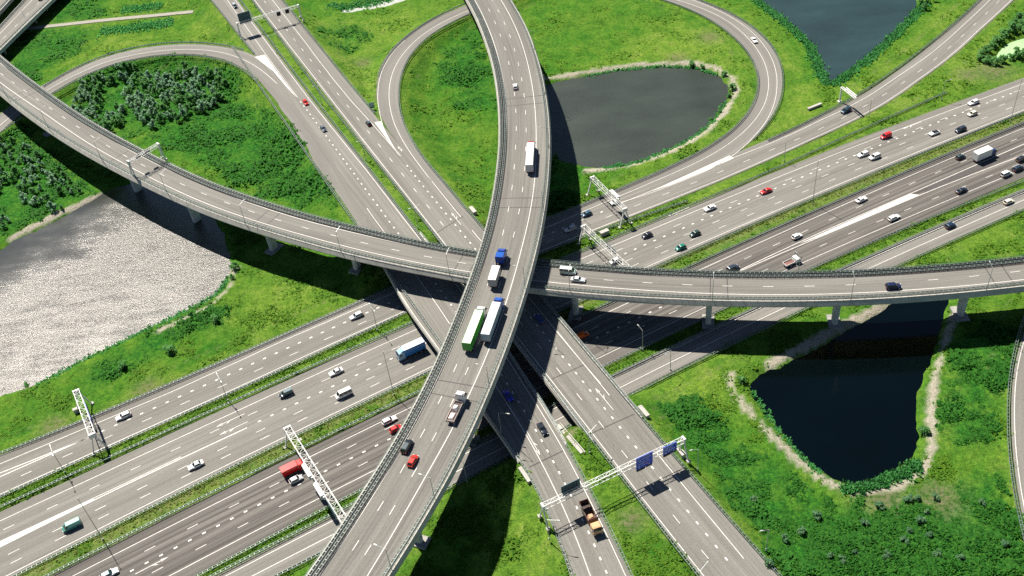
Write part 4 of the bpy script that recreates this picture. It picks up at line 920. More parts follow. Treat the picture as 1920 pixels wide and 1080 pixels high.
# ------------------------------------------------------------------ gantries
def gantry(label, a, b, z, h, w, dp, legs=(1, 1), splay=2.3, panels=(), mat=STEELW, name='sign_gantry'):
    """truss between two photo points given at its top height; panels: (fraction, length, drop, rise, side, kind)"""
    z0 = z(a) if callable(z) else z
    A, B = W(a, z0 + h), W(b, z0 + h); m = (A + B) / 2
    d = (B - A); d[2] = 0; L = np.linalg.norm(d); ang = math.atan2(d[1], d[0])
    r = thing(name, label, 'sign gantry', (m[0], m[1], z0), ang, 'sign gantries over the roads')
    t = MB(); hw, x0, x1 = w / 2, -L / 2, L / 2; zt, zb = h, h - dp
    for y in (-hw, hw):
        for zz in (zt, zb): t.bar((x0, y, zz), (x1, y, zz), .13)
    n = max(4, int(round(L / 1.6))); dx = L / n
    for i in range(n + 1):
        x = x0 + i * dx
        t.bar((x, -hw, zt), (x, hw, zt), .075)
        if i < n:
            s = 1 if i % 2 else -1
            t.bar((x, -hw * s, zt), (x + dx, hw * s, zt), .085)
            for y in (-hw, hw): t.bar((x, y, zb if s > 0 else zt), (x + dx, y, zt if s > 0 else zb), .06)
    t.build('truss', mat, r)
    for x, k in ((x0, legs[0]), (x1, legs[1])):
        if not k: continue
        c = MB(); c.box((x, 0, (zt + zb) / 2), (.55, w + .35, dp + .25)); c.build('end_frame', mat, r)
        for s in (-1, 1):
            lg = MB(); lg.bar((x, s * hw * .5, zb), (x + (.15 if x > 0 else -.15), s * splay, -.3), .34); lo = lg.build('leg', mat, r)
            bs = MB(); bs.box((x + (.15 if x > 0 else -.15), s * splay, .1), (1.0, 1.0, .5)); bs.build('base_block', CONC, lo)
    for fr, ln, lo_, hi_, side, kind in panels:
        x = x0 + L * fr; y = side * (hw + .28)
        if kind == 'matrix':
            p = MB(); p.box((x, y + side * .15, zb + (lo_ + hi_) / 2), (ln, .5, hi_ - lo_)); o = p.build('matrix_sign', BLACK, r); continue
        if kind == 'housing':
            p = MB(); p.box((x, y + side * .4, zb + (lo_ + hi_) / 2), (ln, 1.0, hi_ - lo_)); p.box((x, y + side * .1, zb + (lo_ + hi_) / 2 - .1), (ln + 1.2, .5, (hi_ - lo_) * .7)); o = p.build('sign_housing', STEELW, r); continue
        p = MB(); p.box((x, y, zb + (lo_ + hi_) / 2), (ln, .14, hi_ - lo_)); f = p.build('sign_panel', SIGNB if kind.startswith('blue') else SIGNBACK, r)
        if kind.startswith('blue'):
            bk = MB(); bk.box((x, y - side * .11, zb + (lo_ + hi_) / 2), (ln - .1, .06, hi_ - lo_ - .1)); bk.build('panel_back', SIGNBACK, f)
            tx = MB(); yy = y + side * .085; H = hi_ - lo_
            rr = random.Random(int(ln * 10)); rowsn = 5
            for k in range(rowsn):
                zz = zb + hi_ - .35 - (H - .5) * k / rowsn; xx = x - ln * .42; wd = ln * (.55 + .3 * rr.random())
                while xx < x - ln * .42 + wd:
                    c_ = .10 + .16 * rr.random(); tx.box((xx + c_ / 2, yy, zz), (c_, .02, .22)); xx += c_ + (.07 if rr.random() > .2 else .3)
            for xx in (x - ln * .30, x + ln * .28):
                tx.box((xx, yy, zb + lo_ + .45), (.12, .02, .5)); tx.add([(xx - .28, yy, zb + lo_ + .34), (xx + .28, yy, zb + lo_ + .34), (xx, yy, zb + lo_ + .06)], [(0, 1, 2)])
            for z_ in (zb + lo_ + .05, zb + hi_ - .05): tx.box((x, yy, z_), (ln - .1, .02, .05))
            for xx in (x - ln / 2 + .05, x + ln / 2 - .05): tx.box((xx, yy, zb + (lo_ + hi_) / 2), (.05, .02, H - .1))
            bb = MB(); bb.box((x - ln * .22, y, zb + lo_ - .35), (ln * .5, .3, .8)); bb.build('lane_signal', BLACK, f); bb = MB(); bb.box((x + ln * .27, y, zb + lo_ - .25), (ln * .38, .3, .6)); bb.build('lane_signal', BLACK, f)
            tx.build('legend', SIGNW, f)
            rd_ = MB(); rd_.box((x + ln * .05, yy, zb + lo_ + H * .28), (.55, .025, .3)); rd_.build('route_shield', LAMPR, f)
        else:
            rb = MB()
            for k in range(int(ln / .8)): rb.box((x - ln / 2 + .4 + k * .8, y - side * .12, zb + (lo_ + hi_) / 2), (.09, .1, hi_ - lo_))
            rb.build('stiffener', DARKM, f)
    return r
gantry('white truss gantry with a blue panel over the left end of the upper carriageway', (142, 732), (172, 814), 0, 7.6, 1.75, 1.3, panels=[(.52, 9.5, .0, 2.2, 1, 'blue'), (.88, 3.2, .1, 1.5, 1, 'matrix')])
gantry('white truss gantry hung with white sign housings beside the top flyover', (538, 801), (655, 990), 0, 7.6, 1.9, 1.3, panels=[(.43, 5.0, .1, 1.7, -1, 'housing'), (.62, 5.0, .1, 1.7, -1, 'housing'), (.80, 5.5, -1.2, 1.8, -1, 'back')])
gantry('white truss gantry over the white car on the upper carriageway right of the top flyover', (1110.5, 331.5), (1171.5, 391), 0, 7.4, 1.5, 1.1, panels=[(.6, 5, -.3, 1.5, 1, 'housing')])
gantry('white truss gantry reaching to the edge of the curved flyover over four lanes', (1094, 423), (1181, 504), 0, 7.4, 1.6, 1.2, panels=[(.55, 6.0, -.2, 1.5, 1, 'back')])
gantry('long white gantry with two blue signs across both diagonal carriageways', (1017, 947), (1282, 821), Mz((1150, 900)), 7.4, 1.1, 1.5, panels=[(.205, 5.4, .1, 3.9, 1, 'back'), (.70, 5.0, -1.3, 3.4, -1, 'blue sign'), (.885, 4.2, -.5, 2.7, -1, 'blue sign')])
gantry('gantry with teal sign back and two black matrix signs at the top left', (444, 43), (559, 9), Mz((500, 25)), 7.2, .9, 1.2, panels=[(.14, 5.8, -.2, 5.0, 1, 'back'), (.66, 1.8, -.9, 1.0, -1, 'matrix'), (.80, 1.8, -.9, 1.0, -1, 'matrix')])
gantry('pale gantry standing on the left part of the curved flyover', (240, 302), (296, 269), WZ, 7.0, 1.2, 1.1, splay=1.2, panels=[(.35, 2.0, -.5, .9, 1, 'matrix'), (.65, 2.0, -.5, .9, 1, 'matrix')])
# cantilever
A, B = W((1578, 163), 6.8), W((1604, 184), 6.8); d = (B - A)[:2]; L = np.linalg.norm(d)
r = thing('cantilever_gantry', 'small white cantilever gantry beside the dark van on the slip road', 'sign gantry', (A[0], A[1], 0), math.atan2(d[1], d[0]), 'sign gantries over the roads')
p = MB(); p.bar((0, 0, -.3), (0, 0, 6.8), .55, .45); p.box((0, 0, .2), (1.3, 1.3, .6)); p.build('mast', STEELW, r)
p = MB(); p.bar((0, -.4, 6.7), (L, -.4, 6.7), .3); p.bar((0, .4, 6.7), (L, .4, 6.7), .3)
for k in range(5): p.bar((L * k / 4, -.4, 6.7), (L * k / 4, .4, 6.7), .2)
p.build('boom', STEELW, r); p = MB(); p.box((L * .58, .75, 6.75), (L * .75, .35, 1.5)); p.build('sign_panel', STEELW, r)
# chevron board
q = W((698, 203), Mz((698, 203))); r = thing('chevron_sign', 'green and white chevron board in the grass where the narrow loop splits off', 'road sign', q, RAD(15))
p = MB(); p.box((0, 0, 1.4), (2.2, .12, 2.6)); p.build('board', simple('sign_green', (.02, .22, .17), .4), r)
p = MB()
for k in range(3):
    zz = .55 + .75 * k; p.hexa([(-.95, -.09, zz), (0, -.09, zz + .5), (0, -.07, zz + .5), (-.95, -.07, zz), (-.95, -.09, zz + .3), (0, -.09, zz + .8), (0, -.07, zz + .8), (-.95, -.07, zz + .3)]); p.hexa([(.95, -.09, zz), (0, -.09, zz + .5), (0, -.07, zz + .5), (.95, -.07, zz), (.95, -.09, zz + .3), (0, -.09, zz + .8), (0, -.07, zz + .8), (.95, -.07, zz + .3)])
p.build('chevron', SIGNW, r)
p = MB(); p.bar((-.8, 0, -.3), (-.8, 0, .3), .1); p.bar((.8, 0, -.3), (.8, 0, .3), .1); p.build('post', GALV, r)
# stair and coping at the bridge end between the two diagonal carriageways
P_ = Poly([Wg(q) + np.array([0, 0, .1]) for q in zip(np.linspace(1046, 1093, 14), np.linspace(797, 852, 14))])
r = thing('stair', 'pale concrete stair running down the slope between the diagonal carriageways', 'stair', P_.at(0)); mbs = MB(); t_ = np.arange(0, P_.L, .6)
for k in range(len(t_) - 1):
    a_, b_ = P_.at(t_[k]), P_.at(t_[k + 1]); mbs.bar((a_[0], a_[1], a_[2]), (b_[0], b_[1], a_[2]), 1.0, .4)
mbs.build('step', CONC_L, r, P_.at(0))
mbs = MB(); mbs.sweep([P_.off(.6, dz=-.3), P_.off(.6, dz=.45), P_.off(.85, dz=.45), P_.off(.85, dz=-.3)]); mbs.build('coping', CONC_L, r, P_.at(0))
# roadside cabinets and blocks
def cabinet(q, z, size, rz, label, mat=CONC_L, name='roadside_cabinet'):
    B = W(q, z) if z is not None else Wg(q); r = thing(name, label, 'cabinet', B, rz, 'pale cabinets and blocks beside the roads')
    p = MB(); p.box((0, 0, size[2] / 2), size); p.build('housing', mat, r); p = MB(); p.box((0, 0, size[2] + .05), (size[0] + .15, size[1] + .15, .12)); p.build('lid', CONC_L, r)
    p = MB(); p.box((size[0] * .2, -size[1] / 2 - .02, size[2] * .5), (size[0] * .4, .04, size[2] * .7)); p.build('door', GALV, r)
tM = math.atan2(*(pM2L.tan(200.)[::-1])); tR = math.atan2(*(pR2N.tan(250.)[::-1]))
cabinet((1207, 775), None, (4.2, 1.1, 1.1), tM, 'long white cabinet against the right guardrail of the diagonal road')
cabinet((984, 893), None, (5.5, .9, .9), tM, 'long white block against the left guardrail of the diagonal road')
cabinet((887, 398), None, (3.8, 1.3, 1.3), tM, 'white cabinet in the grass close to the top flyover')
cabinet((1133, 440), None, (3.2, 1.4, 1.6), tR, 'white cabinet in the grass strip between two truss gantries')
cabinet((1527, 202), None, (6.5, .9, .9), tR, 'white block lying in grass near the cantilever gantry')
cabinet((144, 773), None, (1.3, 1.0, 1.5), tR, 'small white cabinet in the grass beside the left truss gantry')
cabinet((1279, 868 - 12), None, (1.6, 1.2, 1.6), tM, 'white cabinet between the right legs of the blue sign gantry')
# ------------------------------------------------------------------ vehicles
def pane(mb, P, sx=.9, sy=.86, off=.015):
    P = [np.array(p, float) for p in P]; c = sum(P) / 4
    u = (P[1] - P[0] + P[2] - P[3]) / 2; v = (P[3] - P[0] + P[2] - P[1]) / 2
    n = np.cross(u, v); n /= np.linalg.norm(n)
    Q = []
    for p in P:
        a = p - c; lu = np.dot(a, u) / np.dot(u, u); lv = np.dot(a, v) / np.dot(v, v); Q.append(c + (a - u * lu * (1 - sx) - v * lv * (1 - sy)) + n * off)
    mb.add(Q, [(0, 1, 2, 3)])
def wheel(r, x, y, rad, w=.22, name='wheel'):
    m = MB(); s = 1 if y > 0 else -1
    m.tube((x, y - w / 2, rad), (x, y + w / 2, rad), rad, n=14); m.tube((x, y + s * w / 2, rad), (x, y + s * (w / 2 + .015), rad), rad * .6, n=10, mat=1)
    m.build(name, [TYRE, CHROME], r)
def lights(r, L, w, zf, zb, sz=(.12, .36, .16)):
    for s in (-1, 1):
        m = MB(); m.box((L / 2 - .10, s * (w - .24), zf), sz); m.build('headlight', LAMPW, r)
        m = MB(); m.box((-L / 2 + .03, s * (w - .18), zb), (.1, .24, .3)); m.build('tail_light', LAMPR, r)
KIND = {  # L, W, H, belt, windscreen base, windscreen top, rear top, rear base, hood z, rear deck z
    'hatch': (3.95, 1.74, 1.48, .93, 1.0, .30, -1.35, -1.82, .74, .90), 'sedan': (4.6, 1.80, 1.43, .93, .90, .15, -.95, -1.60, .74, .90),
    'estate': (4.7, 1.80, 1.48, .93, .90, .15, -1.85, -2.2, .74, .9), 'mpv': (4.6, 1.86, 1.72, 1.02, 1.20, .45, -1.8, -2.15, .86, 1.0),
    'van': (5.2, 2.0, 2.25, 1.22, 2.05, 1.30, -2.5, -2.56, 1.0, 1.2), 'small_van': (4.4, 1.78, 1.86, 1.0, 1.25, .60, -2.08, -2.14, .84, .98), 'open': (4.4, 1.76, 1.36, .93, .70, .15, -.2, -.3, .76, .9)}
def car(kind, col, label, q, z, poly, flip, cat='car', zoff=.55, windows=3, roofcol=None, turn=0.0, group='vehicles on the motorway'):
    zz = z(q) if callable(z) else z
    L, Wd, H, belt, xf, xft, xrt, xr, hz_, tz = KIND[kind]; w = Wd / 2
    p = W(q, zz + zoff); s, _ = poly.proj(p); t = poly.tan(s) * (-1 if flip else 1); ang = math.atan2(t[1], t[0]) + turn
    r = thing('van' if 'van' in kind else 'car', label, cat, (p[0], p[1], zz + .01), ang, group)
    B = MB()
    st = [(-L / 2, .50, .84, tz - .18), (-L / 2 + .07, .34, .93, tz - .06), (-L / 2 + .35, .24, .985, tz), (xr, .22, 1.0, belt), ((xr + xf) / 2, .22, 1.0, belt + .02), (xf, .22, 1.0, belt - .01), (xf + (L / 2 - xf) * .45, .22, .985, (belt + hz_) / 2 + .04), (L / 2 - .32, .22, .95, hz_ + .02), (L / 2 - .08, .30, .86, hz_ - .10), (L / 2, .42, .72, hz_ - .24)]
    rows = []
    for x, zb, k, zt in st:
        ww = w * k; rows.append([(x, ww * .9, zb), (x, ww, zb + .18), (x, ww, zt - .18), (x, ww * .95, zt - .05), (x, ww * .7, zt), (x, 0, zt + .02), (x, -ww * .7, zt), (x, -ww * .95, zt - .05), (x, -ww, zt - .18), (x, -ww, zb + .18), (x, -ww * .9, zb)])
    n = len(rows[0]); V_ = [v for rr in rows for v in rr]; F_ = [(j * n + i, (j + 1) * n + i, (j + 1) * n + (i + 1) % n, j * n + (i + 1) % n) for j in range(len(rows) - 1) for i in range(n)] + [tuple(range(n)), tuple(range(len(V_) - 1, len(V_) - n - 1, -1))]
    B.add(V_, F_); body = fix_normals(B.build('body', paint(col), r, None, True))
    wb, wt = w * .93, w * .74; z0, z1 = belt - .04, H - .05
    if kind != 'open':
        C = MB(); lo = [(xr, -wb, z0), (xf, -wb, z0), (xf, wb, z0), (xr, wb, z0)]; up = [(xrt, -wt, z1), (xft, -wt, z1), (xft, wt, z1), (xrt, wt, z1)]; tp = [(xrt + .12, -wt * .85, H), (xft - .14, -wt * .85, H), (xft - .14, wt * .85, H), (xrt + .12, wt * .85, H)]
        C.add(lo + up + tp, [(0, 1, 5, 4), (1, 2, 6, 5), (2, 3, 7, 6), (3, 0, 4, 7), (4, 5, 9, 8), (5, 6, 10, 9), (6, 7, 11, 10), (7, 4, 8, 11), (8, 9, 10, 11)]); C.build('roof', paint(roofcol or col), r)
        m = MB(); pane(m, [lo[1], lo[2], up[2], up[1]], .88, .9); m.build('windscreen', GLASS, r)
        if windows >= 2: m = MB(); pane(m, [lo[3], lo[0], up[0], up[3]], .84, .82); m.build('rear_window', GLASS, r)
        for k, (a, b, c, d) in enumerate(((lo[0], lo[1], up[1], up[0]), (lo[2], lo[3], up[3], up[2]))):
            m = MB()
            if windows == 1:   # panel van: front side windows only
                f = .78
                a2 = tuple(np.array(a) * (1 - f) + np.array(b) * f) if k == 0 else a; b2 = b if k == 0 else tuple(np.array(b) * (1 - f) + np.array(a) * f)
                d2 = tuple(np.array(d) * (1 - f) + np.array(c) * f) if k == 0 else d; c2 = c if k == 0 else tuple(np.array(c) * (1 - f) + np.array(d) * f)
                pane(m, [a2, b2, c2, d2], .8, .62)
            else:
                na = 3 if kind in ('mpv', 'estate', 'van') else 2
                for j in range(na):
                    f0, f1 = j / na, (j + 1) / na; A_, B_, C_, D_ = map(np.array, (a, b, c, d)); pane(m, [A_ * (1 - f0) + B_ * f0, A_ * (1 - f1) + B_ * f1, D_ * (1 - f1) + C_ * f1, D_ * (1 - f0) + C_ * f0], .93, .76)
            m.build('side_window', GLASS, r)
    else:
        m = MB(); m.box(((xft + xr) / 2 - .6, 0, belt + .03), (2.0, Wd * .74, .10)); m.build('cockpit', BLACK, r)
        m = MB(); pane(m, [(xf, -wb, z0), (xf, wb, z0), (xft, wt, H), (xft, -wt, H)], .95, 1); m.build('windscreen', GLASS, r)
        for x in (-.15, -1.0):
            for s_ in (-1, 1): m = MB(); m.box((x, s_ * .38, belt + .2), (.18, .46, .5)); m.build('seat', DARKM, r)
    for x in (L / 2 - .82, -L / 2 + .80):
        for s_ in (-1, 1): wheel(r, x, s_ * (w - .10), .33 if 'van' in kind else .31, .24)
    lights(r, L, w, hz_ - .16, tz - .22)
    for s_ in (-1, 1): m = MB(); m.box((xf - .15, s_ * (w + .1), belt + .02), (.16, .2, .14)); m.build('wing_mirror', paint(col), r)
    m = MB(); m.box((-L / 2 - .01, 0, .55), (.03, .5, .11)); m.build('number_plate', simple('plate_yellow', (.75, .52, .03), .5), r)
    return r

def lorry(label, q, z, poly, flip, L, cab, loads, cat='lorry', zoff=1.5, cabL=2.3, cabH=3.3, name='lorry', turn=0):
    """loads: (x_from_rear, length, z0, height, width, colour, roof colour, kind)"""
    zz = z(q) if callable(z) else z
    p = W(q, zz + zoff); s, _ = poly.proj(p); t = poly.tan(s) * (-1 if flip else 1)
    r = thing(name, label, cat, (p[0], p[1], zz + .01), math.atan2(t[1], t[0]) + turn, 'vehicles on the motorway')
    xf = L / 2; xb = xf - cabL; w = 1.24
    m = MB(); lo = [(xb, -w, .55), (xf, -w, .55), (xf, w, .55), (xb, w, .55)]; md = [(xb, -w, 1.9), (xf - .02, -w * .98, 1.9), (xf - .02, w * .98, 1.9), (xb, w, 1.9)]; up = [(xb, -w * .96, cabH - .15), (xf - .42, -w * .9, cabH - .15), (xf - .42, w * .9, cabH - .15), (xb, w * .96, cabH - .15)]; tp = [(xb + .1, -w * .8, cabH), (xf - .75, -w * .75, cabH - .02), (xf - .75, w * .75, cabH - .02), (xb + .1, w * .8, cabH)]
    V_ = lo + md + up + tp; F_ = [(3, 2, 1, 0)] + [(4 * j + i, 4 * j + (i + 1) % 4, 4 * j + 4 + (i + 1) % 4, 4 * j + 4 + i) for j in range(3) for i in range(4)] + [(12, 13, 14, 15)]
    m.add(V_, F_); m.build('cab', paint(cab), r)
    m = MB(); pane(m, [md[1], md[2], up[2], up[1]], .9, .82); m.build('windscreen', GLASS, r)
    for a, b, c, d in ((md[0], md[1], up[1], up[0]), (md[2], md[3], up[3], up[2])):
        m = MB(); A_, B_, C_, D_ = map(np.array, (a, b, c, d)); f0, f1 = (.45, .95) if a[1] < 0 else (.05, .55)
        pane(m, [A_ * (1 - f0) + B_ * f0, A_ * (1 - f1) + B_ * f1, D_ * (1 - f1) + C_ * f1, D_ * (1 - f0) + C_ * f0], .9, .7); m.build('side_window', GLASS, r)
    if cabH > 3.1: m = MB(); m.hexa([(xb + .1, -w * .85, cabH), (xb + 1.3, -w * .75, cabH), (xb + 1.3, w * .75, cabH), (xb + .1, w * .85, cabH), (xb + .1, -w * .8, cabH + .5), (xb + .35, -w * .7, cabH + .48), (xb + .35, w * .7, cabH + .48), (xb + .1, w * .8, cabH + .5)]); m.build('roof_deflector', paint(cab), r)
    m = MB(); m.box((-cabL / 2 + .3, 0, .85), (L - cabL - .2 + .6, 1.0, .35)); m.build('chassis', DARKM, r)
    m = MB(); m.box((xf + .02, 0, .62), (.2, 2.4, .5)); m.build('bumper', DARKM, r)
    for s_ in (-1, 1): m = MB(); m.box((xf - .2, s_ * 1.42, 2.3), (.14, .26, .6)); m.build('wing_mirror', BLACK, r)
    for s_ in (-1, 1): m = MB(); m.box((xf + .11, s_ * .95, .85), (.06, .36, .2)); m.build('headlight', LAMPW, r); 
    for s_ in (-1, 1): m = MB(); m.box((-L / 2 + .02, s_ * .95, .9), (.08, .4, .18)); m.build('tail_light', LAMPR, r)
    xs = [xf - 1.35]; 
    if L > 13: xs += [xf - 5.0, -L / 2 + 1.6, -L / 2 + 2.9, -L / 2 + 4.2]
    else: xs += [-L / 2 + 1.9] + ([-L / 2 + 3.2] if L > 8.7 else [])
    for x in xs:
        for s_ in (-1, 1): wheel(r, x, s_ * 1.06, .5, .34)
    for x0, ln, z0, h, wd, c, rc, kind in loads:
        xc = -L / 2 + x0 + ln / 2
        if kind == 'box':
            m = MB(); m.box((xc, 0, z0 + h / 2), (ln, wd, h)); b = m.build('cargo_box', paint(c), r)
            m = MB(); m.box((xc, 0, z0 + h + .02), (ln - .12, wd - .12, .05)); m.build('box_roof', paint(rc), b)
            m = MB()
            for k in (-1, 1): m.box((xc - ln / 2 - .02, k * wd * .24, z0 + h / 2), (.03, wd * .44, h * .92))
            m.build('rear_door', simple('door_%s' % paint(c).name, tuple(v * .8 for v in c), .5), b)
            m = MB(); nr = int(ln / .9)
            for k in range(nr + 1):
                for s_ in (-1, 1): m.box((xc - ln / 2 + ln * k / nr, s_ * (wd / 2 + .01), z0 + h / 2), (.06, .05, h))
            m.build('side_rib', paint(tuple(v * .85 for v in c)), b)
        elif kind == 'open':
            m = MB(); m.box((xc, 0, z0), (ln, wd, .12))
            for s_ in (-1, 1): m.box((xc, s_ * (wd / 2 - .05), z0 + h / 2), (ln, .1, h))
            for s_ in (-1, 1): m.box((xc + s_ * (ln / 2 - .05), 0, z0 + h / 2 + (.15 if s_ > 0 else 0)), (.1, wd - .2, h + (.3 if s_ > 0 else 0)))
            b = m.build('load_bed', paint(c), r)
            m = MB(); m.box((xc, 0, z0 + .1), (ln - .25, wd - .25, .06)); m.build('bed_floor', simple('bed_%02x%02x%02x' % tuple(int(v * 255) for v in rc), rc, .8, 0, .4, 1.2), b)
        elif kind == 'heap':
            m = MB(); m.hexa([(xc - ln / 2, -wd / 2, z0), (xc + ln / 2, -wd / 2, z0), (xc + ln / 2, wd / 2, z0), (xc - ln / 2, wd / 2, z0), (xc - ln * .35, -wd * .3, z0 + h), (xc + ln * .4, -wd * .38, z0 + h * .8), (xc + ln * .3, wd * .3, z0 + h), (xc - ln * .42, wd * .4, z0 + h * .7)]); m.build('cargo', simple('cargo_%02x%02x%02x' % tuple(int(v * 255) for v in c), c, .8, 0, .3, 1.5), r)
    return r
WHT, CRM, SIL, BLK, NVY, DGR, RED, ORG, TEAL = (.80, .79, .76), (.72, .66, .52), (.50, .51, .52), (.012, .012, .014), (.012, .022, .075), (.02, .05, .045), (.55, .018, .010), (.72, .12, .012), (.05, .25, .20)
pT = pTL; zT = TZ; H0 = HZ
